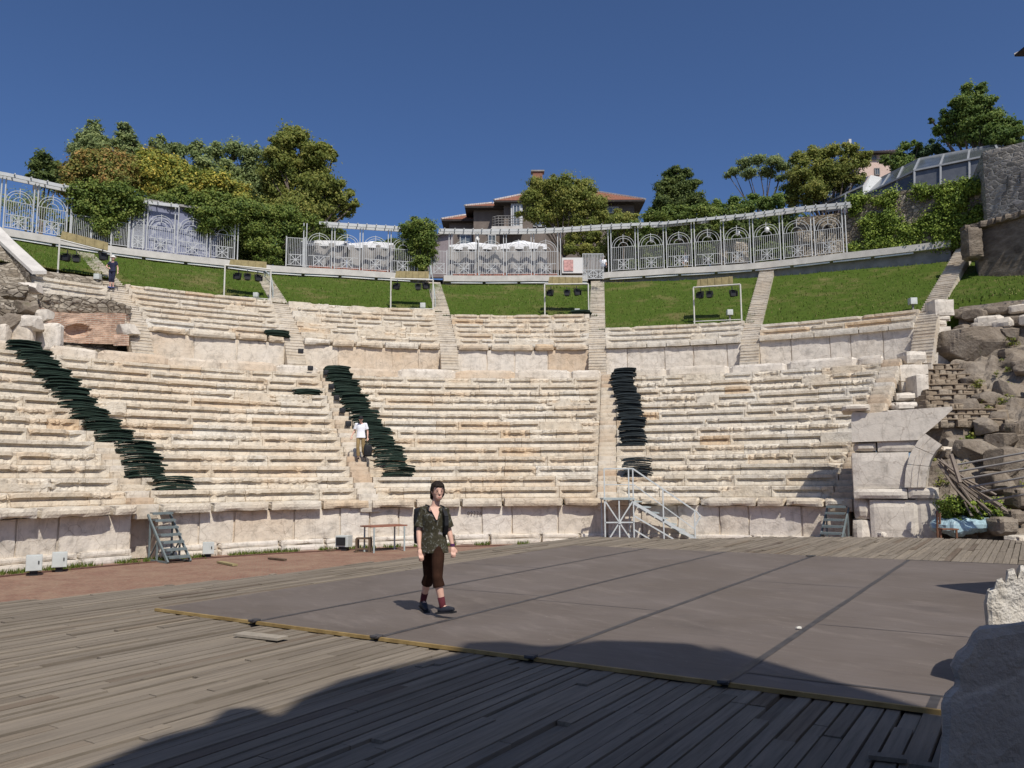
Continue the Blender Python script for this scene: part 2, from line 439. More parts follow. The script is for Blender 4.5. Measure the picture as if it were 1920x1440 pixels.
def arc_slab(mb,R,z0,z1,ta,tb,th=.35,seed=0,rnd=.12,amp=.03,chip=.06,tone=.4,lean=0):
    """one dressed slab standing on a ring (R is its front face)"""
    L=R*(tb-ta); hz=z1-z0
    P,F=rockbox((L,th,hz),(max(3,int(L/.12)),2,max(3,int(hz/.12))),rnd,amp,seed,1.5,chip)
    tm=(ta+tb)/2; R0=R+th/2
    V=np.empty_like(P)
    a=tm+P[:,0]/R; r=R0+P[:,1]+lean*(P[:,2]+hz/2)
    V[:,0]=CX+r*np.sin(a); V[:,1]=CY+r*np.cos(a); V[:,2]=z0+hz/2+P[:,2]
    mb.add(V,F,tone)
# ---- lower tier
hw=lambda R,W:W/2/R
T_END=-1.25
wl=[(T_END,tL[0],'far left block of marble seat rows left of the first stairway'),(tL[0],tL[1],'wide marble seating block between the left and the middle stairways'),
    (tL[1],tL[2],'marble seating block behind the walking woman in the centre'),(tL[2],tL[3],'marble seating block right of the stairway with the metal platform')]
for wi,(a,b,lab) in enumerate(wl):
    root=thing('seating_block',lab,'stone seating',pol(RP+2,(a+b)/2,0),'blocks of marble seats in the lower tier')
    for k in range(1,15):
        R=rowR(k); mb=MB()
        aa=a+(hw(R,SW) if wi>0 else 0); bb=b-hw(R,SW)
        arc_row(mb,R,rowz(k-1),rowz(k),aa,bb,RUN,100*wi+k,.54 if k<13 else .38,.15 if k<14 else .09,tbase=(.46 if wi!=3 else .33)-.004*k)
        mb.build('seat_row',MS,root)
    # tall back slabs closing the tier
    R=rowR(15)-.1; rng=random.Random(50+wi); aa=a+(hw(R,SW) if wi>0 else 0); bb=b-hw(R,SW)
    t=aa
    mb=MB()
    while t<bb-.02:
        w_=rng.uniform(1.4,3.2)/R; e=min(bb,t+w_)
        if bb-e<.9/R: e=bb
        hh=rng.choice([.46,.5,.52,.48])
        arc_slab(mb,R,rowz(14)-.03,rowz(14)+hh,t,e-.008/R,.32,rng.randint(0,999),.22,.02,.09,rng.choice([.2,.45,.6,.75]) if wi<3 else rng.choice([0,.05,.2,.3]))
        t=e
    mb.build('back_slab',MW,root)
# podium wall under the seats
for wi,(a,b,lab) in enumerate([(T_END,tL[0],'left stretch of the podium wall with a deep broken cornice'),(tL[0],tL[1],'podium wall between the grey metal steps and the stone stairway'),
        (tL[1],tL[2],'central podium wall of large slabs carrying painted digits'),(tL[2],tL[3]+.012,'right podium wall behind the railed metal platform')]):
    root=thing('podium_wall',lab,'wall',pol(RP,(a+b)/2,ZO),'stretches of podium wall round the orchestra')
    rng=random.Random(70+wi); R=RP+.16
    aa=a+(hw(R,.8) if wi==1 else 0); bb=b-(hw(R,.8) if wi==0 else hw(R,.02))
    t=aa
    while t<bb-.01:
        e=min(bb,t+rng.uniform(1.0,2.1)/R)
        if bb-e<.5/R: e=bb
        mb=MB(); arc_slab(mb,R,ZO+.34,ZP-.28,t,e-.004/R,.45,rng.randint(0,999),.06,.035,.09,min(1,max(0,rng.gauss(.33,.16))))
        mb.build('slab',MW,root); t=e
    mb=MB(); t=aa
    while t<bb-.01:                     # cornice stones, some broken back
        e=min(bb,t+rng.uniform(.9,2.6)/R)
        if bb-e<.5/R: e=bb
        pr=rng.choice([.30,.30,.26,.2]) if wi>0 else .42
        arc_slab(mb,R-pr,ZP-.30,ZP+.0,t,e-.004/R,RUN+pr+.05,rng.randint(0,999),.10,.03,.18,min(1,max(0,rng.gauss(.42,.16))))
        t=e
    mb.build('cornice',MS,root)
    mb=MB(); t=aa
    while t<bb-.01:
        e=min(bb,t+rng.uniform(1.2,2.4)/R)
        if bb-e<.5/R: e=bb
        arc_slab(mb,R-.28,ZO-.05,ZO+.20,t,e-.003/R,.72,rng.randint(0,999),.1,.015,.06,rng.uniform(.0,.35))
        arc_slab(mb,R-.16,ZO+.20,ZO+.38,t,e-.003/R,.62,rng.randint(0,999),.12,.015,.06,rng.uniform(.0,.35))
        t=e
    mb.build('plinth',MW,root)
    mb=MB(); mb.arc(R+.07,R+.9,ZO,ZP-.30,aa,bb,.4,.5); mb.build('core',MW,root)
    if wi==0: mb=MB(); arc_slab(mb,R+.5,ZO,ZP-.30,bb-.01,bb+.9/R,.4,8,.05,.03,.06,.4); mb.build('slab',MW,root)
# lower stairways
slab=[('stone_stairs','left stone stairway with dark seat pads piled down its right side'),('stone_stairs','stone stairway that the man in a white shirt walks down'),
      ('stone_stairs','stone stairway rising above the railed metal platform'),('stone_stairs','shaded stone stairway beside the grey marble pier')]
for i,t in enumerate(tL):
    mb=MB(); rng=random.Random(300+i)
    for j in range(0,31):
        R=RP+RUN*.5*j+.02; z=ZP-.0+RISE*.5*j
        if j>29: z=rowz(14)+.05
        P,F=rockbox((SW-.004,RUN*.5+.30,RISE*.5+.25),(8,4,4),.1,.008,rng.randint(0,999),2.2,.03)
        V=np.empty_like(P); r=R+(RUN*.5+.3)/2+P[:,1]; a_=t+P[:,0]/R
        V[:,0]=CX+r*np.sin(a_);V[:,1]=CY+r*np.cos(a_);V[:,2]=z-(RISE*.5+.25)/2+P[:,2]
        mb.add(V,F,min(1,max(0,rng.gauss(.45,.17))))
    o=mb.build('stone_stairs',MST); tag(o,slab[i][1],'stairs','stairways of the lower tier')
# walkway between the tiers
mb=MB(); mb.arc(rowR(15)+.1,RU+.6,rowz(14)-.3,rowz(14)+.02,T_END,tU[5]+.005,.6,.4); struct(mb.build('walkway_paving',MST))
# ---- upper tier
def k_for(px,py):
    best=None
    for k in range(0,12):
        p=ring(px,py,upR(k)); 
        d=abs(proj(pol(upR(k),th_of(p),upz(k)))[1]-py)
        if best is None or d<best[0]: best=(d,k)
    return best[1]
wu=[(tU[0],tU[1],k_for(370,546),'upper seating block of many clean rows below the second lawn from the left'),
    (tU[1],tU[2],k_for(690,576),'upper seating block with broken rows left of the centre'),
    (tU[2],tU[3],k_for(980,594),'upper seating block with a pile of pads on its top row'),
    (tU[3],tU[4],k_for(1260,609),'upper seating block of few rows right of the centre'),
    (tU[4],tU[5],k_for(1570,596),'rightmost upper seating block above tall grey slabs')]
print('K',[x[2] for x in wu])
KTOP=[x[2] for x in wu]
for wi,(a,b,K,lab) in enumerate(wu):
    root=thing('upper_seating_block',lab,'stone seating',pol(RU,(a+b)/2,rowz(14)),'blocks of seats in the upper tier')
    rng=random.Random(500+wi); R=RU
    aa=a+hw(R,SU); bb=b-hw(R,SU); t=aa
    while t<bb-.01:
        e=min(bb,t+rng.uniform(.9,2.3)/R)
        if bb-e<.6/R: e=bb
        mb=MB(); tn=[rng.uniform(.3,.6),rng.uniform(.35,.8),rng.choice([.9,.15,.1]),rng.uniform(0,.12),rng.uniform(0,.2)][wi]
        arc_slab(mb,R+.06,rowz(14),ZU-(.30 if wi<4 else .02),t,e-.003/R,.4,rng.randint(0,999),.05,.03,.08,tn); mb.build('wall_slab',MW,root); t=e
    mb=MB(); t=aa
    while t<bb-.01:
        e=min(bb,t+rng.uniform(.9,2.5)/R)
        if bb-e<.6/R: e=bb
        if wi<3: arc_slab(mb,R-.14,ZU-.34,ZU,t,e-.004/R,RUN+.2,rng.randint(0,999),.16,.05,.2,min(1,max(0,rng.gauss(.55,.15))))
        else: arc_slab(mb,R-.12,ZU-.30,ZU,t,e-.003/R,RUN+.2,rng.randint(0,999),.05,.012,.05,rng.uniform(0,.25))
        t=e
    mb.build('cornice',MS,root)
    mb=MB(); mb.arc(R+.12,R+.8,rowz(14)-.1,ZU-.32,aa,bb,.4,.5); mb.build('core',MW,root)
    for k in range(1,K+1):
        Rk=upR(k); mb=MB()
        arc_row(mb,Rk,upz(k-1),upz(k),a+hw(Rk,SU),b-hw(Rk,SU),RUN,700+40*wi+k,[.18,.5,.45,.25,.15][wi],.09,plainp=.2 if wi in(1,2) else .05,tbase=.3 if wi>2 else .38)
        mb.build('seat_row',MS,root)
# ---- lawn above the seats
RL1=RW+.42
def lawn_z(R,K,t):
    R0=upR(K)+RUN*.9; z0=upz(K); z1=zw(t)-(.62+max(0,t-.05)*1.1)
    u=min(1,max(0,(R-R0)/(RL1-.3-R0)))
    return z0-.05+(z1-z0+.05)*u
lawn_w=[(T_END,tU[0],2)]+[(a,b,K) for a,b,K,_ in wu]+[(tU[5],1.05,3)]
blades=[]
rngb=random.Random(5)
for wi,(a,b,K) in enumerate(lawn_w):
    mb=MB(); nr=26; ntt=max(8,int((b-a)*40/.35)); V=[];F=[]
    R0=upR(K)+RUN*.55
    if wi==0: R0=upR(8)
    if wi==6: R0=31.72
    for j in range(nr+1):
        R=R0+(RL1-R0)*j/nr
        for i in range(ntt+1):
            t=a+(b-a)*i/ntt; p=pol(R,t,lawn_z(R,K if wi else 8,t))
            p.z+=.05*n3(p.x*.8,p.y*.8,1)+.03*n3(p.x*3,p.y*3,2)
            if wi==6 and j==0: p.z-=1.3
            V.append(tuple(p))
    for j in range(nr):
        for i in range(ntt):
            q=j*(ntt+1)+i; F.append((q,q+1,q+ntt+2,q+ntt+1))
    mb.add(V,F); struct(mb.build('lawn',MLAWN,smooth=True))
    nbl=int((b-a)*9500)
    for _ in range(nbl):
        t=rngb.uniform(a,b); R=R0+(RL1-.2-R0)*(rngb.random()**1.25); p=pol(R,t,lawn_z(R,K if wi else 8,t)+.0)
        p.z+=.05*n3(p.x*.8,p.y*.8,1)
        blades.append((p,rngb.uniform(.06,.15)))
V=np.empty((len(blades)*3,3));F=[]
for i,(p,h) in enumerate(blades):
    a=rngb.uniform(0,2*PI); wd=.03
    V[3*i]=(p.x-wd*math.cos(a),p.y-wd*math.sin(a),p.z-.02);V[3*i+1]=(p.x+wd*math.cos(a),p.y+wd*math.sin(a),p.z-.02)
    V[3*i+2]=(p.x+rngb.uniform(-.06,.06),p.y+rngb.uniform(-.06,.06),p.z+h); F.append((3*i,3*i+1,3*i+2))
struct(mk('grass',V,F,MBLADE),'stuff')
# ---- upper stairways
ul=['leftmost upper stairway with a woman in navy standing on it','upper stairway beside the second lighting frame from the left','upper stairway in the gap left of the central parapet','upper stairway below the white garden gate',
    'upper stairway with a grey slab at its head under the right parapet','rightmost upper stairway climbing to the end of the parapet']
for i,t in enumerate(tU):
    mb=MB(); rng=random.Random(900+i)
    Ks=[([2]+KTOP+[3])[i],([2]+KTOP+[3])[i+1]]; K=max(Ks) if i not in(0,) else KTOP[0]
    zt=zw(t)-.42; z0=rowz(14)+.02
    prR=[RU-1.5,RU+.35,upR(K)+.75,RL1+.1]; prZ=[z0,ZU+.05,upz(K)+.14,zt]
    Zs=np.linspace(z0,zt,int((zt-z0)/.17)); Rs=np.interp(Zs,prZ,prR); n_=len(Zs)-1
    Wd=SU
    for j in range(n_+1):
        R=Rs[j]; z=Zs[j]; dR=Rs[min(j+1,n_)]-R
        ta=t-Wd/2/R; tb=t+Wd/2/R
        mb.arc(R-.014,R+.1,z-.045,z+.008,ta-.01/R,tb+.01/R,.3,.2)
        mb.arc(R+rng.uniform(-.01,.01),R+dR+.35,z-.42,z+rng.uniform(-.012,.012),ta,tb,.3,min(1,max(0,rng.gauss(.3,.12))))
    tag(mb.build('stone_stairs',MST),ul[i],'stairs','stairways of the upper tier')
# ---- parapet beam at the top
plan=[(T_END,th_of(ring(805,514,RW)),'long left parapet beam under the pergola and the vines',[]),
      (th_of(ring(832,516,RW)),th_of(ring(1102,516,RW)),'short central parapet beam between the two stairway gaps',[]),
      (th_of(ring(1130,510,RW)),th_of(ring(1782,450,RW)),'right parapet beam rising to the end of the lawn',[])]
for a,b,lab,_ in plan:
    root=thing('parapet_wall',lab,'parapet',pol(RW,(a+b)/2,zw((a+b)/2)-1),'parapet beams round the top of the theatre')
    mb=MB(); n_=max(1,int((b-a)*RW/6))
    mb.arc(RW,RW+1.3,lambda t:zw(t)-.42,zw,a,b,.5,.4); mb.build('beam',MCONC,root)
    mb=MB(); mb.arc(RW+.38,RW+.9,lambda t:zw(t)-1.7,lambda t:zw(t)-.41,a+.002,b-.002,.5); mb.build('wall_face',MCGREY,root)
    t=a+.012
    while t<b-2.0/RW:
        e=t+2.25/RW
        p0=pol(RW+.12,t,zw(t)-.50); p1=pol(RW+.12,e,zw(e)-.50)
        mb=MB(); mb.bar(p0,p1,.09,.09); mb.build('light_strip',MTUBE,root); t=e+.22/RW
# terrace behind it
mb=MB(); V=[];F=[]; nn=60
for j,R in enumerate([RW+1.2,RW+4,RW+8,RW+16,RW+30,RW+60,RW+220]):
    for i in range(nn+1):
        t=-1.5+(2.9)*i/nn; V.append(tuple(pol(R,t,zw(t)-.06+(.0 if j<3 else (j-2)*.15)+max(0,(R-RW-4)*.06 if R<RW+40 else 2.2)*(t+1.5)/2.2)))
for j in range(6):
    for i in range(nn): q=j*(nn+1)+i; F.append((q,q+1,q+nn+2,q+nn+1))
n=NT('terrace_ground',.9,.1); n.color(n.ramp(n.noise(.8,5),[(.3,(.16,.14,.11)),(.6,(.25,.22,.18)),(.75,(.10,.12,.04))])); MTER=n.m
mb.add(V,F); struct(mb.build('terrace_ground',MTER))
# ---- orchestra
mb=MB(); mb.add([(CX-24,CY-40,ZO-.02),(CX+40,CY-40,ZO-.02),(CX+40,CY+18,ZO-.02),(CX-24,CY+18,ZO-.02)],[(0,1,2,3)])
n=50; V=[(CX,CY,ZO)];F=[]
for i in range(121):
    a=2*PI*i/120; V.append((CX+(RP+.4)*math.sin(a),CY+(RP+.4)*math.cos(a),ZO))
for i in range(1,121): F.append((0,i+1,i))
mb.add(V,F); struct(mb.build('orchestra_paving',MBRK))
# kerb line and weeds near the plinth
mb=MB(); mb.arc(RP-.95,RP-.83,ZO-.1,ZO+.035,T_END,.1,.4,.9); tag(mb.build('kerb_strip',plain('rust_kerb',(.12,.06,.045),.9,.2,5)),'rust brown kerb strip running round the brick orchestra','kerb')
V=[];F=[]
for i in range(5200):
    t=rngb.uniform(T_END,.25); R=RP-.15-abs(rngb.gauss(0,.3)); 
    if n3(t*30,R*.4,5)<-.12 : continue
    if R<RP-.8 and rngb.random()<.8: continue
    p=pol(R,t,ZO); a=rngb.uniform(0,2*PI); h=rngb.uniform(.05,.17); q=len(V)
    V+= [(p.x-.02*math.cos(a),p.y-.02*math.sin(a),p.z-.01),(p.x+.02*math.cos(a),p.y+.02*math.sin(a),p.z-.01),(p.x+rngb.uniform(-.06,.06),p.y+rngb.uniform(-.06,.06),p.z+h)]; F.append((q,q+1,q+2))
struct(mk('weeds',V,F,MBLADE),'stuff')
# far ground sheet
mb=MB(); mb.add([(-900,-300,-1.2),(900,-300,-1.2),(900,1200,-1.2),(-900,1200,-1.2)],[(0,1,2,3)]); struct(mb.build('ground',MTER))
# ================================================================ STAGE
d=np.array([math.sin(WR),math.cos(WR)]); nv=np.array([math.cos(WR),-math.sin(WR)])     # along, across (to the right)
edge_px=[(-400,1178),(0,1132),(480,1080),(960,1022),(1100,1006),(1275,1011),(1445,1006),(1540,1007),(1665,1007),(1840,1011),(1960,1016),(2300,1030)]
poly=[onz(x,y)[:2] for x,y in edge_px]
poly=[tuple(p) for p in poly]+[(16,6),(16,-7),(-14,-7),(-13,5)]
pa=np.array([(np.dot(p,d),np.dot(p,nv)) for p in poly])
def spans(v):
    xs=[]
    for i in range(len(pa)):
        (u0,v0),(u1,v1)=pa[i],pa[(i+1)%len(pa)]
        if (v0<=v)!=(v1<=v): xs.append(u0+(u1-u0)*(v-v0)/(v1-v0))
    xs.sort(); return list(zip(xs[::2],xs[1::2]))
mb=MB(); rng=random.Random(11); v=pa[:,1].min()+.05; vm=pa[:,1].max()
while v<vm:
    wd=rng.choice([.105,.118,.125,.132,.142])
    for u0,u1 in spans(v+wd/2):
        u=u0+rng.uniform(-.12,.05)
        off=rng.uniform(.3,2.5)
        first=True
        while u<u1:
            ln=rng.uniform(1.8,4.6) if not first else off+.6
            first=False
            e=min(u+ln,u1+rng.uniform(-.05,.1))
            if e-u>.05:
                z=rng.gauss(0,.005); tl=rng.gauss(0,.004); g=rng.choice([.004,.006,.008,.010,.014])
                if rng.random()<.04: z-=.022
                P=[]
                for (uu,vv,zz) in((u+.004,v+g,z-tl),(e-.004,v+g,z+tl),(e-.004,v+wd-g,z+tl),(u+.004,v+wd-g,z-tl)):
                    q=d*uu+nv*vv; P.append((q[0],q[1],zz))
                P+= [(x,y,zz-.045) for x,y,zz in P]
                mb.add(P,[(0,1,2,3)[::-1],(0,1,5,4),(1,2,6,5),(2,3,7,6),(3,0,4,7)])
            u=e
    v+=wd
struct(mb.build('stage_planking',MDECK))
mb=MB(); mb.prism([(x,y,-.05) for x,y in poly][::-1],(0,0,-.68)); struct(mb.build('stage_base',MGAP))
# mat
def uv(px,py): 
    p=onz(px,py,.03); return np.dot(p[:2],d),np.dot(p[:2],nv)
uf=np.mean([uv(*p)[0] for p in((320,1137),(708,1195),(988,1240),(1352,1285),(1755,1331))])
ub=np.mean([uv(*p)[0] for p in((1215,1028),(1362,1035),(1521,1043),(1705,1050))])
vl=uv(320,1137)[1]; 
vs=[np.mean([uv(*a)[1],uv(*b)[1]]) for a,b in (((485,1165),(1215,1028)),((708,1195),(1362,1035)),((988,1240),(1521,1043)),((1352,1285),(1705,1050)))]
vr=vs[3]+2.2*1.02
print('mat',uf,ub,vl,vs)
def Q(u,v,z): q=d*u+nv*v; return (q[0],q[1],z)
c0=(uf+ub)/2; root=thing('dance_floor','purple grey dance mat lying on the wooden stage with a yellow edge','floor mat',Q(c0,vs[1],0))
mb=MB(); mb.prism([Q(uf,vl,.012),Q(ub,vl,.012),Q(ub,vr,.012),Q(uf,vr,.012)][::-1],(0,0,.022)); mb.build('mat_sheet',MMAT,root)
# right-hand lane reaches further forward
ufr=uv(1755,1331)[0]
for vv in vs:
    mb=MB(); wig=[]
    n_=40
    V=[];F=[]
    for i in range(n_+1):
        u=uf+(ub-uf)*i/n_; w_=.035+.008*n3(u*2,vv,1); o_=.008*n3(u*.7,vv,4)
        V+= [Q(u,vv-w_+o_,.038),Q(u,vv+w_+o_,.038)]
        if i: F.append((2*i-2,2*i-1,2*i+1,2*i))
    mb.add(V,[f[::-1] for f in F]); mb.build('tape_strip',MTAPE,root)
for (a,b,w_) in ((uf+.42,vs[3]+.03,0),):
    mb=MB(); mb.add([Q(uf+.40,vs[3]+.04,.038),Q(uf+.45,vs[3]+.04,.038),Q(uf+.43,vr,.038),Q(uf+.38,vr,.038)],[(3,2,1,0)]); mb.build('tape_strip',MTAPE,root)
    mb=MB(); mb.add([Q(uf+.02,vs[3]+1.45,.038),Q(uf+.40,vs[3]+1.45,.038),Q(uf+.40,vs[3]+1.52,.038),Q(uf+.02,vs[3]+1.52,.038)],[(0,1,2,3)]); mb.build('tape_strip',MTAPE,root)
mb=MB(); mb.add([Q(ub-.05,vs[3],.038),Q(ub,vs[3],.038),Q(ub,vr,.038),Q(ub-.05,vr,.038)],[(3,2,1,0)]); mb.build('tape_strip',MTAPE,root)
# faint cross joints
MJ=plain('mat_joint',(.10,.088,.088),.6,.1,5)
for k,(lo,hi) in enumerate(zip([vl]+vs,vs+[vr])):
    for uu in ((uf+3.1+.35*(k%2),) if k in(1,2,4) else (uf+6.6-.4*(k%3),)):
        mb=MB(); mb.add([Q(uu,lo+.05,.037),Q(uu+.022,lo+.05,.037),Q(uu+.03,hi-.05,.037),Q(uu+.008,hi-.05,.037)],[(3,2,1,0)]); mb.build('mat_joint',MJ,root)
x=vl
rng=random.Random(4)
for a,b in zip([vl]+vs,vs+[vr-.25]):
    mb=MB(); mb.prism([Q(uf-.035,a+.03,.008),Q(uf-.001,a+.03,.008),Q(uf-.001,b-.03,.008),Q(uf-.035,b-.03,.008)][::-1],(0,0,.034)); mb.build('edge_lath',MYEL,root)
for vv in vs:
    P,F=rockbox((.10,.12,.03),(3,3,2),.2,.01,int(vv*10),9); q=Q(uf-.03,vv,.05); mb=MB().add(rot(P,-WR)+np.array(q),F); mb.build('tape_lump',MTAPE,root)
# ================================================================ PERGOLA AND FENCES
def wz_at(px):
    y=float(np.interp(px,[a for a,b in wall_px],[b for a,b in wall_px])); return ring(px,y,RW+.5)
def bay(root,p0,p1,h,full=True,bars=13):
    """railing panel with a round arch between two posts (3-d base points)"""
    mb=MB(); p0=Vector(p0);p1=Vector(p1); ax=p1-p0; L=ax.length; up=Vector((0,0,1)); w=.022
    def pt(u,v): return p0+ax*u+up*v
    e0,e1=.045,.955; hr=h*.60 if full else h
    mb.bar(pt(e0,.10),pt(e1,.10),.03); mb.bar(pt(e0,hr),pt(e1,hr),.03)
    for i in range(bars+1):
        u=e0+(e1-e0)*i/bars; top=hr
        lo=.10
        if full and .32<u<.68 and h>2: lo=.10
        mb.bar(pt(u,lo),pt(u,top),w)
    if full:
        r=.5*L*(e1-e0)*.92; r2=r*.80; r3=r*.42; cz=hr+(h-hr-r)*.5
        for rr in (r,r2,r3):
            pr=None
            for i in range(17):
                a=PI*i/16; q=pt(.5+math.cos(a)*rr/L,max(hr,hr+math.sin(a)*rr*.98)); 
                if pr is not None: mb.bar(pr,q,.03)
                pr=q
        mb.bar(pt(.5,hr+r3),pt(.5,h-.25),.035)
    # star panel at the foot
    s=.36; cc=.10+s+.02
    if h>1.6:
        for z in (cc+s,): mb.bar(pt(.12,z),pt(.88,z),.035)
        for k in range(4):
            a=PI*k/4; f=s*(1.0 if k%2==0 else 1.25)
            mb.bar(pt(.5-math.cos(a)*f/L,cc-math.sin(a)*f),pt(.5+math.cos(a)*f/L,cc+math.sin(a)*f),.035)
        for sx in(-1,1): mb.bar(pt(.5+sx*s/L,.1),pt(.5+sx*s/L,cc+s),.035)
    return mb.build('railing_panel',MWHITE,root)
def pergola(label,xs,ytop,posts_dbl=True,skip=(),full=True,beam=True,h=None,bx=None):
    B=[wz_at(x) for x in xs]; base=B[len(B)//2]
    root=thing('pergola',label,'pergola',base,'white iron pergolas on the parapet')
    T=[]
    for x,b in zip(xs,B):
        hh=h or (at(x,float(np.interp(x,[a for a,_ in ytop],[c for _,c in ytop])),b.y).z-b.z); T.append(hh)
        mb=MB()
        tang=Vector((math.cos(th_of(b)),-math.sin(th_of(b)),0))*.10
        for sgn in ((-1,1) if posts_dbl else (0,)): mb.bar(b+tang*sgn,b+tang*sgn+Vector((0,0,hh)),.06)
        mb.build('post',MWHITE,root)
    for i in range(len(xs)-1):
        if i in skip: continue
        bay(root,B[i],B[i+1],min(T[i],T[i+1])-.35,full)
    if beam:
        X=bx or [xs[0]-14]+list(xs)+[xs[-1]+14]
        P=[]
        for x in X:
            b=wz_at(x); P.append(Vector((b.x,b.y,at(x,float(np.interp(x,[a for a,_ in ytop],[c for _,c in ytop])),b.y).z)))
        for off,hz,tz in((-.25,.20,-.02),(.35,.20,-.02)):
            mb=MB()
            for a,b in zip(P,P[1:]):
                n_=Vector((-(b-a).y,(b-a).x,0)).normalized()*off
                mb.bar(a+n_+Vector((0,0,tz)),b+n_+Vector((0,0,tz)),.09,hz)
            mb.build('beam',MWHITE,root)
        mb=MB()
        for a,b in zip(P,P[1:]):
            m_=max(1,int((b-a).length/.62))
            for k in range(m_):
                q=a+(b-a)*(k+.5)/m_; n_=Vector((-(b-a).y,(b-a).x,0)).normalized()
                mb.bar(q-n_*.5+Vector((0,0,.05)),q+n_*.6+Vector((0,0,.05)),.06,.07)
        mb.build('rafter',MWHITE,root)
    return root
TOP=[(-120,308),(0,328),(125,354),(245,378),(330,388),(442,402),(560,418),(605,420),(700,426),(825,433),(900,434),(1000,433),(1050,431),(1150,424),(1250,420),(1350,410),(1420,403),(1500,392),(1600,383)]
pergola('white pergola at the far left edge with two arched panels',[-64,2,64,127],TOP)
pergola('white pergola half buried in vines before the lilac kiosk',[245,271,329,390,442],TOP,bx=[262,280,300,330])
pergola('white pergola in front of the left pair of parasols',[571,624,677,730,780],TOP,bx=[596,624,677,730,780,806])
pergola('white pergola in front of the middle pair of parasols',[844.5,895,947,999,1049],TOP,bx=[822,844,895,947,999,1049,1100,1140])
pergola('long white pergola on the right hung with globe lamps',[1144,1195,1248,1301,1356,1411,1467,1526,1585],TOP,bx=[1140,1195,1248,1301,1356,1411,1467,1526,1585,1600])
# low fences between
def lowfence(label,xs,h):
    B=[wz_at(x) for x in xs]; root=thing('railing',label,'railing',B[0])
    for i in range(len(xs)-1): bay(root,B[i],B[i+1],h,False,10)
    for b in B: mb=MB(); mb.bar(b,b+Vector((0,0,h+.1)),.06); mb.build('post',MWHITE,root)
lowfence('plain white railing under the orange vine on the left',[132,170,208,240],1.55)
lowfence('short white railing in the bushy corner left of the parasols',[536,571],2.0)
lowfence('short white railing in the gap beside the corner bush',[808,838],1.75)
# gate
def gate():
    p0=at(1093,523,54.5);p1=at(1132,523,54.5); root=thing('garden_gate','white barred gate with cross braces at the head of the stairs','gate',p0)
    up=Vector((0,0,1)); hh=1.75
    for q,e in((p0,p0+(p1-p0)*.49),(p0+(p1-p0)*.51,p1)):
        mb=MB(); L=e-q
        for i in range(8): mb.bar(q+L*i/7,q+L*i/7+up*hh,.035)
        for z in(.02,.62,hh): mb.bar(q+up*z,e+up*z,.045)
        mb.bar(q+up*.04,e+up*.6,.05); mb.bar(q+up*.6,e+up*.04,.05); mb.bar(q+up*.32,e+up*.32,.04)
        mb.build('gate_leaf',MWHITE,root)
gate()
# poster board left of the gate
root=thing('poster_board','pale notice board with a pinkish poster beside the garden gate','sign',at(1074,512,57.5))
mb=MB(); a=at(1054,512,57.5); b=at(1094,512,57.5); z1=at(1074,483,57.5).z
mb.prism([a,b,Vector((b.x,b.y,z1)),Vector((a.x,a.y,z1))],(0,.06,0)); mb.build('board',plain('board_white',(.62,.60,.57),.6,.05,2),root)
mb=MB(); a=at(1057,508,57.44); b=at(1075,508,57.44); z1=at(1074,487,57.44).z
mb.prism([a,b,Vector((b.x,b.y,z1)),Vector((a.x,a.y,z1))],(0,.03,0)); mb.build('poster',plain('poster_pink',(.55,.30,.27),.6,.35,5),root)
# globe lamps
MLAMP=plain('lamp_globe',(.85,.84,.82),.25,.02,2)
root=None
for i,(x,y) in enumerate([(1222,449),(1275,445),(1329,440),(1383,436),(1438,430),(1222,449)][:5]):
    p=at(x,y,wz_at(x).y+1.2); lab=['first','second','third','fourth','last'][i]
    if root is None:
        root=thing('globe_lamp','','lamp',p,'globe lamps hanging in the right pergola')
        mb=MB(); mb.lathe(p,[(.02,-.26),(.10,-.20),(.17,-.06),(.17,.05),(.10,.13),(.03,.15)],10); mb.build('globe',MLAMP,root,True)
        mb=MB(); mb.bar(p+Vector((0,0,.14)),p+Vector((0,0,1.3)),.025); mb.build('stem',MBLACK,root)
        o=root
    else: o=dup(root,p)
    o['label']='white globe lamp hanging in an arch of the right pergola, %s from the gate'%lab
# single lamp post in the middle pergola
p=wz_at(895)+Vector((0,.5,0)); root=thing('street_lamp','slender grey lamp post with white lantern between middle parasols','street lamp',p); hh=at(895,452,p.y).z-p.z
mb=MB(); mb.tube([p,p+Vector((0,0,hh))],.05); mb.build('pole',MCGREY,root)
mb=MB(); mb.lathe(p+Vector((0,0,hh)),[(.06,0),(.17,.02),(.10,.35),(.03,.5)],8); mb.build('lantern',MLAMP,root)
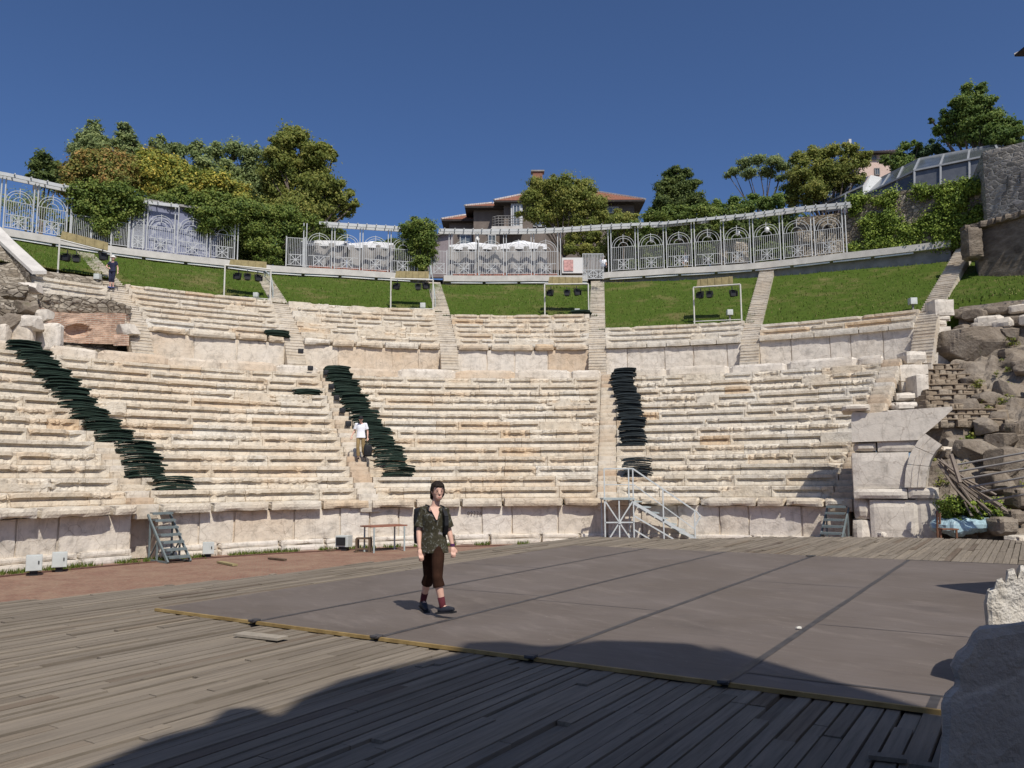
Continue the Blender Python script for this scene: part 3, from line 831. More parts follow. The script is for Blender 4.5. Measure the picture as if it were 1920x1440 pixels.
# parasols
MCANVAS=plain('white_canvas',(.78,.78,.79),.8,.05,1.5); MMESH=plain('grey_mesh_cloth',(.30,.285,.27),.9,.15,1.2)
pr=None
for i,(xa,ya,xl,xr,yv,lab) in enumerate([(612,450,563,660,466,'white parasol beside the vine, leftmost of the four'),(702,452,662,747,468,'white parasol next to the leafy corner bush'),
       (890,454,847,940,472,'white parasol below the brown house balcony'),(979,451,942,1033,471,'white parasol nearest the garden gate, with a tall peak')]):
    Y=wz_at(xa).y+3.4; c=at(xa,yv,Y); hw_=(xr-xl)/2*Y/FPX*1.0; hz=at(xa,ya,Y).z-c.z; zb=wz_at(xa).z
    root=thing('parasol',lab,'parasol',(c.x,c.y,zb),'white parasols of the terrace cafe')
    mb=MB(); V=[];F=[]
    m=8
    for j,(f,dz) in enumerate([(1,-.34),(1,-.02),(1,0),(.55,hz*.42),(.16,hz*.82),(.16,hz*.86),(0.0,hz)]):
        for k in range(m*4):
            s=k/m; side=int(s)%4; u=(s-int(s))*2-1
            x,y=[(u,-1),(1,u),(-u,1),(-1,-u)][side]
            sag=.10*(1-u*u) if j in(1,2) else (.06*math.sin(u*14) if j==0 else 0)
            V.append((c.x+x*hw_*f,c.y+y*hw_*f,c.z+dz+sag*.6))
    for j in range(6):
        for k in range(32): F.append((j*32+k,j*32+(k+1)%32,(j+1)*32+(k+1)%32,(j+1)*32+k))
    mb.add(V,F); mb.build('canopy',MCANVAS,root)
    mb=MB(); mb.tube([(c.x,c.y,zb),(c.x,c.y,c.z+hz)],.04); mb.build('pole',MCGREY,root)
    mb=MB(); V=[];F=[]; n_=26                       # hanging mesh screen in front of the tables
    for k in range(n_+1):
        u=k/n_*2-1
        for z in (c.z-.15,zb+.15): V.append((c.x+u*hw_*1.02,c.y-hw_*.98+.10*math.sin(u*11+i),z))
        if k: F.append((2*k-2,2*k-1,2*k+1,2*k))
    mb.add(V,F); mb.build('mesh_screen',MMESH,root)
# planters
MRED=plain('red_planter',(.30,.10,.06),.7,.2,3)
for x0,x1,lab in((575,626,'left'),(628,680,'second'),(682,728,'third'),(848,896,'fourth'),(900,948,'fifth'),(952,1045,'last')):
    a=wz_at(x0)+Vector((0,.6,0));b=wz_at(x1)+Vector((0,.6,0)); mb=MB(); mb.bar(a+Vector((0,0,.12)),b+Vector((0,0,.12)),.3,.3)
    tag(mb.build('flower_trough',MRED),'low red flower trough behind the parasol railings, %s along the terrace'%lab,'planter','red flower troughs along the cafe terrace')
# ================================================================ TREES AND VINES
def leaves(blobs,n,leaf,seed,hang=0.0,sub=.34,dens=1.0,flat=1.0):
    rng=np.random.default_rng(seed); n=int(n*3.4); leaf=leaf*.74; P=[];Nn=[];T=[]
    wsum=sum(r**2 for _,r in blobs)
    for c,r in blobs:
        m=max(8,int(30*(r/1.0)**1.0)); k=max(4,int(n*r*r/wsum/m))
        for _ in range(m):
            v=rng.normal(size=3); v/=np.linalg.norm(v); rad=r*rng.uniform(.1,1.0)**.7*1.08
            sc_=np.array(c)+v*rad*np.array([1,1,.9*flat]); sr=r*sub*rng.uniform(.6,1.25); tt=rng.random()
            q=rng.normal(size=(k,3)); ql=np.linalg.norm(q,axis=1,keepdims=True); q=q*.74*rng.uniform(.6,1.25)
            P.append(sc_+q*sr*np.array([1.15,1.15,.75])); Nn.append(q*.6+v*.5+rng.normal(size=(k,3))*.55+np.array([0,-.15,.35])); T.append(np.full(k,tt))
    P=np.concatenate(P);Nn=np.concatenate(Nn);T=np.concatenate(T); Nn/=np.linalg.norm(Nn,axis=1,keepdims=True)
    m=len(P); a=rng.normal(size=(m,3)); a[:,2]-=hang; a-=Nn*(a*Nn).sum(1,keepdims=True); a/=np.linalg.norm(a,axis=1,keepdims=True)
    b=np.cross(Nn,a); s=leaf*rng.uniform(.6,1.35,(m,1)); 
    V=np.empty((m,4,3)); V[:,0]=P-a*s*.5; V[:,1]=P+b*s*.30+Nn*s*.08; V[:,2]=P+a*s*.5; V[:,3]=P-b*s*.30+Nn*s*.08
    F=np.arange(4*m).reshape(m,4)
    return V.reshape(-1,3),F,np.repeat(T,4)
MBARK=plain('bark',(.12,.095,.075),.95,.3,5)
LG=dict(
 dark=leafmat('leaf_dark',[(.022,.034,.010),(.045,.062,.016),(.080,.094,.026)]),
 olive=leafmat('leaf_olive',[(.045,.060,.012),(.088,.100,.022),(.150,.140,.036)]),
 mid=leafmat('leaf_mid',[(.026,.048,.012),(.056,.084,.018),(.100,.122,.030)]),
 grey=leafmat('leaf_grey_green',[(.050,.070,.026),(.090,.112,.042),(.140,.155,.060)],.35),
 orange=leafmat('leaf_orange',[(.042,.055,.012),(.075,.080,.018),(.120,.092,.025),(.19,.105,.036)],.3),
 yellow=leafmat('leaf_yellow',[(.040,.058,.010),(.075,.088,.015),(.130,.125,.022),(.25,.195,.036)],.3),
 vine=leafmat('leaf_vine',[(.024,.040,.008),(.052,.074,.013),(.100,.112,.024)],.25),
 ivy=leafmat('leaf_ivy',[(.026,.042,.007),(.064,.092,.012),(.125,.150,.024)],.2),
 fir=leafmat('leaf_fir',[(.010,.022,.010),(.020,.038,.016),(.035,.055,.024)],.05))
def plant(name,label,cat,R,blobs,mat,n,leaf,base=None,seed=1,group=None,trunk=.18,limbs=True,dj=.45,hang=0,flat=1,sub=.34,ztop=None,f=1.0):
    """blobs are (x,y,r) in photograph pixels, set at radius R from the theatre axis with their own depth spread"""
    if cat in('vine','bush'): blobs=[(x,y,r*1.2) for x,y,r in blobs]
    rng=random.Random(seed); B=[]
    for x,y,r in blobs:
        p=ring(x,y,R); rm=r*f*p.y/FPX; dirv=Vector((p.x,p.y,0)).normalized(); off=rng.uniform(-dj,dj)*rm*1.6
        q=ring(x,y,R+off); B.append((q,rm))
    bx=base if base else sum(b[0] for b in blobs)/len(blobs)
    g=ring(bx,blobs[0][1],R); g.z=zw(th_of(g))-.15 if ztop is None else ztop
    root=thing(name,label,cat,g,group)
    if limbs:
        mb=MB(); fork=g+Vector((0,0,(min(b.z for b,_ in B)-g.z)*.55+.3))
        cen=sum((b for b,_ in B),Vector())/len(B)
        fork.x+=(cen.x-g.x)*.3
        mb.tube([g-Vector((0,0,.3)),g+(fork-g)*.5+Vector((rng.uniform(-.1,.1),0,0)),fork],[trunk,trunk*.85,trunk*.75],7)
        for b,r in B:
            m=fork+(b-fork)*.5+Vector((rng.uniform(-.3,.3),rng.uniform(-.3,.3),rng.uniform(.0,.4)))
            mb.tube([fork-Vector((0,0,.05)),m,b],[trunk*.5,trunk*.32,trunk*.12],5)
            for _ in range(3):
                v=Vector((rng.gauss(0,1),rng.gauss(0,1),rng.gauss(.3,.8))).normalized()*r*.9; mb.tube([b+(m-b)*.3,b+v*.5+Vector((0,0,.05)),b+v],[trunk*.14,trunk*.1,trunk*.05],4)
        mb.build('trunk',MBARK,root,True)
    V,F,T=leaves([(tuple(b),r) for b,r in B],n,leaf,seed,hang,sub,1,flat)
    mk('crown',V,F,mat,root,False,T); return root
GT='trees on the hill behind the pergola'
plant('small_tree','small dark feathery tree behind the far left pergola','tree',54,[(85,303,17),(66,311,12),(100,316,16),(60,330,10),(90,335,18),(110,345,14)],LG['dark'],2600,.30,85,11,GT)
plant('poplar_tree','tall pale poplar rising from the orange bush, left of two spires','tree',60,[(176,234,11),(178,250,17),(168,262,17),(190,262,15),(172,275,22),(158,285,22),(188,285,20),(150,258,10),(140,280,14),(202,275,13),(170,305,25)],LG['grey'],5200,.26,176,12,GT,.14)
plant('poplar_tree','narrower pale poplar spire beside the taller poplar','tree',60,[(232,238,10),(234,252,14),(228,268,16),(244,270,13),(240,285,15),(250,262,7),(225,295,14),(252,290,12),(262,275,7)],LG['grey'],3600,.26,234,13,GT,.12)
plant('locust_tree','wide grey green locust tree filling the skyline left of the dark tree','tree',56,[(300,272,16),(335,278,18),(368,280,18),(405,285,20),(440,283,18),(470,292,22),(325,305,22),(380,310,22),(430,318,26),(470,330,28),(490,360,28),(285,290,14),(505,385,24),(450,360,26)],LG['grey'],9500,.30,420,14,GT,.16)
plant('big_dark_tree','big dark olive tree with a tall rounded crown left of centre','tree',52,[(545,253,22),(528,268,20),(565,262,20),(515,295,24),(550,300,28),(590,290,22),(605,283,18),(625,292,11),(585,315,26),(540,335,34),(590,345,30),(615,352,24),(630,375,22),(560,385,36),(656,362,10),(664,385,11),(645,395,16),(510,350,22),(605,395,30),(500,320,16),(640,345,10),(520,395,30)],LG['olive'],21000,.30,575,15,GT,.32)
plant('autumn_bush','orange tinted climber mass above the left pergola','bush',47,[(150,308,20),(175,300,18),(205,303,20),(235,315,22),(135,330,18),(175,330,26),(215,335,26),(250,340,24),(130,352,16)],LG['orange'],9500,.27,190,16,None,.12)
plant('yellow_bush','yellowing bush with golden outer leaves over the lilac kiosk','bush',47,[(285,300,20),(262,292,12),(310,318,22),(345,325,22),(375,338,22),(405,350,24),(435,362,22),(455,375,15),(290,335,26),(330,350,28),(375,365,26),(470,385,12)],LG['yellow'],12500,.27,350,17,None,.12)
plant('sparse_tree','sparse twiggy tree showing sky through it behind the far left pergola','tree',50,[(22,385,20),(55,375,22),(90,395,20),(40,415,18),(105,420,14)],LG['grey'],520,.24,60,111,GT,.08,sub=.7)
GV='vines hanging over the pergolas'
plant('climbing_vine','dark green vine hanging over the low railing on the left','vine',43.4,[(150,362,18),(180,366,22),(215,368,22),(245,366,20),(150,390,20),(185,398,24),(220,400,22),(250,392,16),(200,424,17),(178,420,14),(225,425,10),(215,445,8)],LG['vine'],9500,.22,200,18,GV,.07)
plant('climbing_vine','bright green vine cascading over the lilac kiosk','vine',43.4,[(300,374,14),(330,378,18),(365,380,20),(400,385,20),(430,392,22),(340,368,16),(385,405,18),(415,412,20),(385,428,13),(440,405,18),(455,385,16)],LG['vine'],9500,.22,400,19,GV,.07)
plant('climbing_vine','thick green vine drooping onto the parapet left of the parasols','vine',43.4,[(470,398,20),(505,402,20),(540,408,20),(575,415,16),(598,422,10),(470,428,22),(500,432,22),(530,430,18),(475,455,15),(510,462,16),(495,480,13),(548,448,12),(518,490,9),(555,432,12)],LG['vine'],11000,.22,505,20,GV,.08)
plant('corner_bush','slim leafy bush growing through the fence left of the middle parasols','bush',43.0,[(785,422,15),(765,430,12),(806,432,13),(780,445,18),(800,452,16),(775,465,14),(795,478,17),(790,497,14),(808,470,9)],LG['vine'],6500,.22,790,21,None,.08)
plant('willow_tree','drooping pale green tree hiding the middle of the brown house','tree',49,[(1010,350,20),(1035,343,20),(1065,346,20),(1095,358,22),(990,368,17),(1120,380,20),(1005,380,20),(1080,372,24),(1025,375,22),(1060,380,26),(1100,390,22),(1125,405,18),(1000,400,20),(1040,410,26),(1085,412,26),(1145,418,12),(975,400,8),(1110,425,18)],LG['olive'],15000,.24,1055,22,GT,.16,hang=.9)
plant('willow_tree','low drooping tree at the foot of the house, over the gate','tree',47.5,[(1080,445,18),(1110,445,18),(1100,468,17),(1125,470,14),(1070,465,14)],LG['olive'],4200,.24,1098,23,GT,.1,hang=.6)
plant('bushy_shrub','olive shrub right of the house under its red eaves','bush',46,[(1165,412,15),(1188,418,12),(1150,420,14),(1175,428,14)],LG['olive'],2800,.24,1168,24,None,.08)
plant('cone_tree','dense dark conical tree right of the brown house','tree',54,[(1268,316,10),(1258,330,14),(1282,330,13),(1245,350,16),(1272,350,20),(1300,350,14),(1240,375,18),(1272,378,26),(1308,376,16),(1232,395,14),(1322,392,12),(1280,400,22)],LG['dark'],11500,.27,1272,25,GT,.2)
plant('locust_tree','thin umbrella shaped locust showing its bare branches','tree',56,[(1395,308,14),(1420,300,13),(1450,302,14),(1375,322,11),(1405,325,13),(1440,322,14),(1470,312,12),(1365,328,7),(1462,335,10)],LG['grey'],3300,.24,1428,26,GT,.15,flat=.6,sub=.42)
plant('round_tree','rounded olive tree with yellowing side before the pink house','tree',55,[(1500,298,17),(1530,290,18),(1560,285,18),(1590,282,17),(1500,325,24),(1540,322,26),(1580,318,24),(1612,305,16),(1490,352,20),(1530,355,24),(1570,348,20),(1605,335,14),(1625,290,9),(1480,375,16),(1520,378,18)],LG['olive'],12500,.26,1545,27,GT,.22)
plant('round_shrub','green shrubs on the skyline behind the right pergola','bush',50,[(1375,383,12),(1400,388,15),(1430,385,15),(1455,380,14),(1345,388,12),(1415,370,10)],LG['mid'],3200,.25,1410,28,None,.08)
plant('climbing_vine','vine carpet lying on top of the right pergola','vine',43.6,[(1160,424,8),(1190,425,9),(1222,412,14),(1250,404,15),(1280,402,16),(1312,400,16),(1340,398,14),(1365,400,12),(1388,400,8),(1300,418,9),(1345,420,11),(1215,432,8),(1265,420,9),(1372,418,7)],LG['vine'],8000,.21,1290,29,GV,.06)
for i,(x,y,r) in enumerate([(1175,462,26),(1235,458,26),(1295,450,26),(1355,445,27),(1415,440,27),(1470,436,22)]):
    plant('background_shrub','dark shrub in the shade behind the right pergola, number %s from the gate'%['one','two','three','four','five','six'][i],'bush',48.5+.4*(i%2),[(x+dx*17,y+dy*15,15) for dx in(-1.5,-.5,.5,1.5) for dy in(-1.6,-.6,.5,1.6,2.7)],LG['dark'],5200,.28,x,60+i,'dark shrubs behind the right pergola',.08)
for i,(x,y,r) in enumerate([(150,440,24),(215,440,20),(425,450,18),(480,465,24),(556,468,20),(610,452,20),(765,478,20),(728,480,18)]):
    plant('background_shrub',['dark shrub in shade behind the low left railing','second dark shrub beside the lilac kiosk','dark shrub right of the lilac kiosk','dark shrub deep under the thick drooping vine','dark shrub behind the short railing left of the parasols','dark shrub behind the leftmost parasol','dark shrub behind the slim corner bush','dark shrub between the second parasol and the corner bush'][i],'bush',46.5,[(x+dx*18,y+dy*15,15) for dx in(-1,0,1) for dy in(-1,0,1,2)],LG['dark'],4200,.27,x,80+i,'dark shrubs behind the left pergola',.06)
plant('big_tree','tall spreading tree on the right skyline above the glass roof','tree',56,[(1812,170,12),(1840,165,12),(1800,195,18),(1830,195,20),(1855,190,14),(1780,220,16),(1815,222,26),(1855,220,22),(1885,235,16),(1758,245,11),(1790,250,20),(1830,252,28),(1870,255,24),(1905,250,14),(1895,265,16),(1745,225,6),(1910,232,7)],LG['mid'],13500,.27,1815,30,GT,.26,ztop=17.5,dj=.3)
plant('fir_tree','nearly black fir peeking over the glass roof','tree',58,[(1730,288,14),(1750,278,11),(1766,284,10),(1748,265,6),(1715,292,10),(1780,292,10)],LG['fir'],3600,.25,1745,31,GT,.1,ztop=17.5)
plant('small_tree','small airy tree between the pink house and the fir','tree',57,[(1700,275,9),(1690,292,12),(1680,305,14),(1712,268,6),(1722,272,6),(1660,300,9),(1700,305,14)],LG['mid'],2400,.25,1690,32,GT,.1,ztop=17.5)
# ================================================================ HOUSES
MROOF=None
n=NT('roof_tile',.8,.2); wv=n.t.nodes.new('ShaderNodeTexWave'); wv.inputs['Scale'].default_value=2.6; wv.inputs['Distortion'].default_value=.6
n.t.links.new(n.pos,wv.inputs[0]); c=n.ramp(wv.outputs[0],[(.2,(.17,.06,.035)),(.6,(.29,.11,.062)),(1,(.34,.165,.11))])
n.color(n.mix(n.ramp(n.noise(3,4),[(.4,0),(.75,.5)]),c,(.22,.12,.08))); n.bump(wv.outputs[0],.6,.05); MROOF=n.m
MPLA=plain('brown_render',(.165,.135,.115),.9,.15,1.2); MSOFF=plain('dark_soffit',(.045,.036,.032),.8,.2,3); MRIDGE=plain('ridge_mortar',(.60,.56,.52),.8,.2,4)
MGLASS=NT('window_glass',.08,.6); MGLASS.color((.10,.12,.14)); MGLASS=MGLASS.m
MPINK=plain('pink_render',(.60,.45,.375),.85,.06,1)
def block(px0,px1,pyt,pyb,Y,dep):
    a=at(px0,pyb,Y);b=at(px1,pyb,Y);zt=at((px0+px1)/2,pyt,Y).z; zb=min(a.z,b.z)
    return [a.x,b.x,Y,Y+dep,zb,zt]
def bx(mb,B,g=0): x0,x1,y0,y1,z0,z1=B; return mb.box(((x0+x1)/2,(y0+y1)/2,(z0+z1)/2),(x1-x0-g,y1-y0-g,z1-z0))
def hip(root,B,over,rise,ridge=.35,th=.16):
    x0,x1,y0,y1,z0,z1=B; X0,X1,Y0,Y1=x0-over,x1+over,y0-over,y1+over
    my=(Y0+Y1)/2; r0=X0+(X1-X0)*(.5-ridge/2); r1=X0+(X1-X0)*(.5+ridge/2)
    mb=MB(); z=z1+th
    mb.add([(X0,Y0,z),(X1,Y0,z),(X1,Y1,z),(X0,Y1,z),(r0,my,z+rise),(r1,my,z+rise)],[(0,1,5,4),(1,2,5),(2,3,4,5),(3,0,4)])
    rf=mb.build('roof',MROOF,root)
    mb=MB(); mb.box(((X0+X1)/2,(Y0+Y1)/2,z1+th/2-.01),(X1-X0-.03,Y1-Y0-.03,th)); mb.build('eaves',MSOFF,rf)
    mb=MB()
    for p,q in(((X0,Y0,z),(r0,my,z+rise)),((X1,Y0,z),(r1,my,z+rise)),((r0,my,z+rise),(r1,my,z+rise)),((X1,Y1,z),(r1,my,z+rise)),((X0,Y1,z),(r0,my,z+rise))):
        p=Vector(p);q=Vector(q); m_=int((q-p).length/.4)
        for k in range(m_): mb.bar(p+(q-p)*k/m_+Vector((0,0,.04)),p+(q-p)*(k+.85)/m_+Vector((0,0,.07)),.2,.13)
    mb.build('ridge_tiles',MRIDGE,rf); return rf
Yh=74
root=thing('house','brown rendered house with stepped red tiled roofs and a balcony','house',at(1010,500,Yh))
Bm=block(945,1192,384,505,Yh,9); Bm[5]-=0
mb=MB(); bx(mb,Bm); mb.build('wall',MPLA,root)
B2=block(888,945.5,394,505,Yh+1.0,7); mb=MB(); bx(mb,B2); mb.build('wall',MPLA,root)
B3=block(842,888.5,418,505,Yh+2.0,5); mb=MB(); bx(mb,B3); mb.build('wall',MPLA,root)
rf=hip(root,Bm,.9,2.7,.45); hip(root,[B2[0],B2[1]+1.5,B2[2],B2[3],B2[4],B2[5]],.8,1.7,.3); hip(root,[B3[0],B3[1]+1.5,B3[2],B3[3],B3[4],B3[5]],.7,1.4,.3)
a=at(998,340,Yh+3.5);b=at(1018,323,Yh+3.5); mb=MB(); mb.box(((a.x+b.x)/2,Yh+3.5,(a.z+b.z)/2-.6),(b.x-a.x-.12,.7,b.z-a.z+1.2)); ch=mb.build('chimney',plain('chimney_brick',(.25,.12,.08),.9,.2,6),rf)
mb=MB(); mb.box(((a.x+b.x)/2,Yh+3.5,b.z),(b.x-a.x+.25,.95,.14)); mb.build('chimney_cap',MCGREY,ch)
def window(root,px0,px1,pyt,pyb,Y,frame=MWHITE,fr=.08):
    B=block(px0,px1,pyt,pyb,Y,.10); mb=MB(); x0,x1,y0,y1,z0,z1=B
    for c_,s_ in((((x0+x1)/2,Y,z1-fr/2),(x1-x0,.12,fr)),(((x0+x1)/2,Y,z0+fr/2),(x1-x0,.12,fr)),((x0+fr/2,Y,(z0+z1)/2),(fr,.12,z1-z0-2*fr)),((x1-fr/2,Y,(z0+z1)/2),(fr,.12,z1-z0-2*fr)),(((x0+x1)/2,Y,(z0+z1)/2),(fr*.7,.10,z1-z0-2*fr))): mb.box(c_,s_)
    w_=mb.build('window',frame,root); mb=MB(); mb.box(((x0+x1)/2,Y+.02,(z0+z1)/2),(x1-x0-2*fr-.01,.03,z1-z0-2*fr-.01)); mb.build('pane',MGLASS,w_)
window(root,962,976,384,424,Yh-.62); window(root,1138,1160,388,400,Yh-.05); window(root,862,884,440,485,Yh+1.95)
window(root,915,930,440,470,Yh+.95); window(root,1000,1030,395,425,Yh-.05)
Bb=block(958,980,380,426,Yh-.55,.6); mb=MB(); bx(mb,Bb); mb.build('bay_wall',MWHITE,root)
Bb=block(922,980,424,429,Yh-1.6,1.7); mb=MB(); bx(mb,Bb); bal=mb.build('balcony',MCONC,root)
mb=MB(); zt=at(950,405,Yh-1.6).z
for k in range(4): mb.tube([(Bb[0],Yh-.1,Bb[5]+(zt-Bb[5])*(k+1)/4),(Bb[0]+.1,Yh-1.3,Bb[5]+(zt-Bb[5])*(k+1)/4),(Bb[0]+.5,Yh-1.6,Bb[5]+(zt-Bb[5])*(k+1)/4),(Bb[1],Yh-1.6,Bb[5]+(zt-Bb[5])*(k+1)/4)],.035,5)
for k in range(9): x=Bb[0]+.3+(Bb[1]-Bb[0]-.3)*k/8; mb.bar((x,Yh-1.58,Bb[5]),(x,Yh-1.58,zt),.04)
mb.build('balcony_rail',MCGREY,bal)
root=thing('garden_wall','mauve grey garden wall behind the gap left of the middle parasols','wall',at(815,510,64))
mb=MB(); P=[at(770,520,64),at(850,520,64),at(850,438,64),at(770,452,64)]; mb.prism(P,(0,.4,0)); mb.build('wall_face',plain('mauve_render',(.24,.20,.20),.9,.12,1.2),root)
mb=MB(); mb.bar(at(770,450,63.9),at(850,436,63.9),.5,.12); mb.build('coping',MCGREY,root)
# pink house on the right skyline
Yp=80; root=thing('house','pink house with a red roof half hidden by trees on the right','house',at(1640,345,Yp))
B=[at(1612,345,Yp).x,at(1672,345,Yp).x,Yp,Yp+7,at(1640,350,Yp).z-6,at(1640,290,Yp).z]; mb=MB(); bx(mb,B); mb.build('wall',MPINK,root); rf=hip(root,B,.6,1.5,.3)
window(root,1632,1644,291,300,Yp-.05,MCGREY); window(root,1640,1650,315,328,Yp-.05,MCGREY)
a=at(1590,262,Yp+1);b=at(1596,285,Yp+1); mb=MB(); mb.box(((a.x+b.x)/2,Yp+1,(a.z+b.z)/2-.5),(b.x-a.x,.4,a.z-b.z+1)); mb.build('chimney',MWHITE,rf)
# tall house of which only the eave corner shows
Yt=66; root=thing('house','house beyond the right frame edge showing only a dark eave corner','house',at(1990,300,Yt))
B=[47.6,60,Yt,Yt+3,18,at(1908,103,70.6).z-.16]; mb=MB(); bx(mb,B); mb.build('wall',MPLA,root); hip(root,B,1.6,1.9,.2)
# lilac kiosk behind the vines
MLIL=plain('lilac_panel',(.36,.38,.48),.7,.10,.8); 
n=NT('lilac_worn_shaded',.7,.3); n.color(n.mix(n.ramp(n.noise(3.5,5,.6),[(.52,0),(.56,1)]),(.19,.205,.285),(.36,.37,.43))); MLILW=n.m  # worn patches on lilac, both tones darkened for the vine shade
pk=wz_at(320); Yk=pk.y+1.8
MLIL=plain('lilac_vine_shade',(.20,.215,.30),.7,.10,.8)  # shade of the vines is put into this darker lilac
root=thing('kiosk','lilac painted kiosk with worn white patches behind the left pergola','kiosk',at(320,488,Yk))
a=at(242,480,Yk-3);b=at(404,497,Yk); z1=at(320,402,Yk).z
mb=MB(); mb.prism([Vector((a.x,Yk-3,a.z)),Vector((b.x,Yk,a.z-.5)),Vector((b.x,Yk,z1)),Vector((a.x,Yk-3,z1))],(-.6,2.5,0)); mb.build('wall',MLIL,root)
mb=MB(); a2=Vector((a.x,Yk-3,0))*.80+Vector((b.x,Yk,0))*.20; b2=Vector((a.x,Yk-3,0))*.08+Vector((b.x,Yk,0))*.92; f_=Vector((.02,-.05,0))
mb.prism([Vector((a2.x,a2.y,a.z))+f_,Vector((b2.x,b2.y,a.z-.3))+f_,Vector((b2.x,b2.y,z1-1.0))+f_,Vector((a2.x,a2.y,z1-1.0))+f_],(0,.03,0)); mb.build('shutter',MLILW,root)
mb=MB(); mb.prism([Vector((a.x-.3,Yk-3.3,z1)),Vector((b.x+.3,Yk-.3,z1)),Vector((b.x-.3,Yk+2.7,z1)),Vector((a.x-.9,Yk-.3,z1))],(0,0,.15)); mb.build('roof',MCGREY,root)
# rubble walls
n=NT('rubble',.95,.1)
v=n.voro(3.2,n.mix(.12,n.map((1,1,1.7)),n.noise(3,3)),'DISTANCE_TO_EDGE'); vc=n.voro(3.2,n.mix(.12,n.map((1,1,1.7)),n.noise(3,3)),'F1','Color')
c=n.ramp(vc,[(.1,(.19,.155,.115)),(.5,(.29,.25,.195)),(.9,(.40,.35,.28))]); c=n.mix(1,c,n.ramp(n.noise(6,5),[(.3,.6),(.7,1.15)]),'MULTIPLY')
n.color(n.mix(n.ramp(v,[(.015,1),(.06,0)]),c,(.13,.105,.08))); n.bump(n.ramp(v,[(0,0),(.15,1)]),.9,.06); MRUB=n.m
n=NT('grey_masonry',.95,.1)
v=n.voro(2.6,n.mix(.12,n.map((1,1,2)),n.noise(3,3)),'DISTANCE_TO_EDGE'); vc=n.voro(2.6,n.mix(.12,n.map((1,1,2)),n.noise(3,3)),'F1','Color')
c=n.ramp(vc,[(.1,(.20,.18,.155)),(.5,(.30,.275,.24)),(.9,(.42,.385,.34))]); c=n.mix(1,c,n.ramp(n.noise(6,5),[(.3,.6),(.7,1.15)]),'MULTIPLY')
n.color(n.mix(n.ramp(v,[(.012,1),(.05,0)]),c,(.46,.43,.38))); n.bump(n.ramp(v,[(0,0),(.15,1)]),.8,.05); MGMAS=n.m
# wall with slits at the end of the right pergola
Yw=wz_at(1540).y+1.0
root=thing('stone_wall','pale rubble wall with three dark slit openings behind the pergola end','wall',at(1545,480,Yw))
def wallpoly(mb,pts,Y0,Y1,dep,noisy=0):
    n_=len(pts); P=[at(x,y,Y0+(Y1-Y0)*(x-pts[0][0])/max(1e-6,(pts[1][0]-pts[0][0]))) for x,y in pts]
    mb.prism(P,(0,dep,0))
mb=MB(); wallpoly(mb,[(1495,484),(1592,473),(1592,398),(1495,408)],Yw+.4,Yw-.8,.7); mb.build('wall_face',MRUB,root)
for x in (1532,1552,1572):
    mb=MB(); Yq=Yw+.4-1.2*(x-1495)/97-.03; mb.prism([at(x-3,447,Yq),at(x+3,446,Yq),at(x+3,420,Yq),at(x-3,421,Yq)],(0,.05,0)); mb.build('slit_opening',MGAP,root)
# half ruined pillars behind the right pergola
for i,(x0,x1,yt) in enumerate([(1346,1362,455),(1372,1400,455)]):
    P,F=rockbox((1,.8,1),(4,4,8),.2,.06,30+i,3); a=at(x0,498,Yw+3);b=at(x1,yt,Yw+3); P=P*np.array([b.x-a.x,1,b.z-a.z])+np.array([(a.x+b.x)/2,Yw+3,(a.z+b.z)/2])
    mb=MB().add(P,F); tag(mb.build('stone_pillar',MRUB),['narrow rubble pillar glimpsed through the right railings','wide rubble pillar glimpsed through the right railings'][i],'pillar')
# ivy wall
Y0,Y1=Yw-.8,47.5
root=thing('ivy_wall','stone wall under a dense curtain of bright green ivy','wall',at(1720,470,49))
pts=[(1592,478),(1850,452),(1850,332),(1592,374)]
def ivp(x,y): return at(x,y,Y0+(Y1-Y0)*(x-1592)/(1850-1592))
mb=MB(); mb.prism([ivp(*p) for p in pts],(.3,1.0,0)); mb.build('wall_face',MRUB,root)
rng=random.Random(77); bl=[]
for _ in range(210):
    x=rng.uniform(1596,1846); yt=374-(x-1592)*.163; yb=476-(x-1592)*.10; y=rng.uniform(yt+4,yb)
    if n3(x*.022,y*.022,3)<-.16 and y<455: continue
    p=ivp(x,y); p.y-=rng.uniform(.0,.25); bl.append((tuple(p),rng.uniform(.32,.62)))
V,F,T=leaves(bl,22000,.20,5,.8,.5); mk('ivy',V,F,LG['ivy'],root,False,T)
# glass-roofed hall
MGL=NT('smoked_glass',.12,.5); MGL.color(MGL.ramp(MGL.noise(1.2,3),[(.3,(.07,.075,.085)),(.7,(.12,.125,.135))])); MGL=MGL.m
MGLR=NT('roof_glass',.18,.5); MGLR.color(MGLR.ramp(MGLR.noise(1.2,3),[(.3,(.065,.073,.08)),(.7,(.10,.112,.12))])); MGLR=MGLR.m
MMET=plain('hall_metal',(.26,.27,.28),.5,.08,2)
root=thing('glass_hall','long glass roofed hall stepping up behind the ivy wall','building',at(1720,360,62))
def quad3(mb,pts,dep=(0,.12,.0)): mb.prism([at(x,y,Y) for x,y,Y in pts],dep)
mb=MB(); quad3(mb,[(1714,360,57),(1905,330,54),(1905,282,54),(1714,321,57)]); quad3(mb,[(1540,400,64),(1618,385,62),(1618,350,62),(1540,384,64)]); quad3(mb,[(1620,378,60.5),(1712,356,57.3),(1712,323,57.3),(1620,366,60.5)]); mb.build('glass_wall',MGL,root)
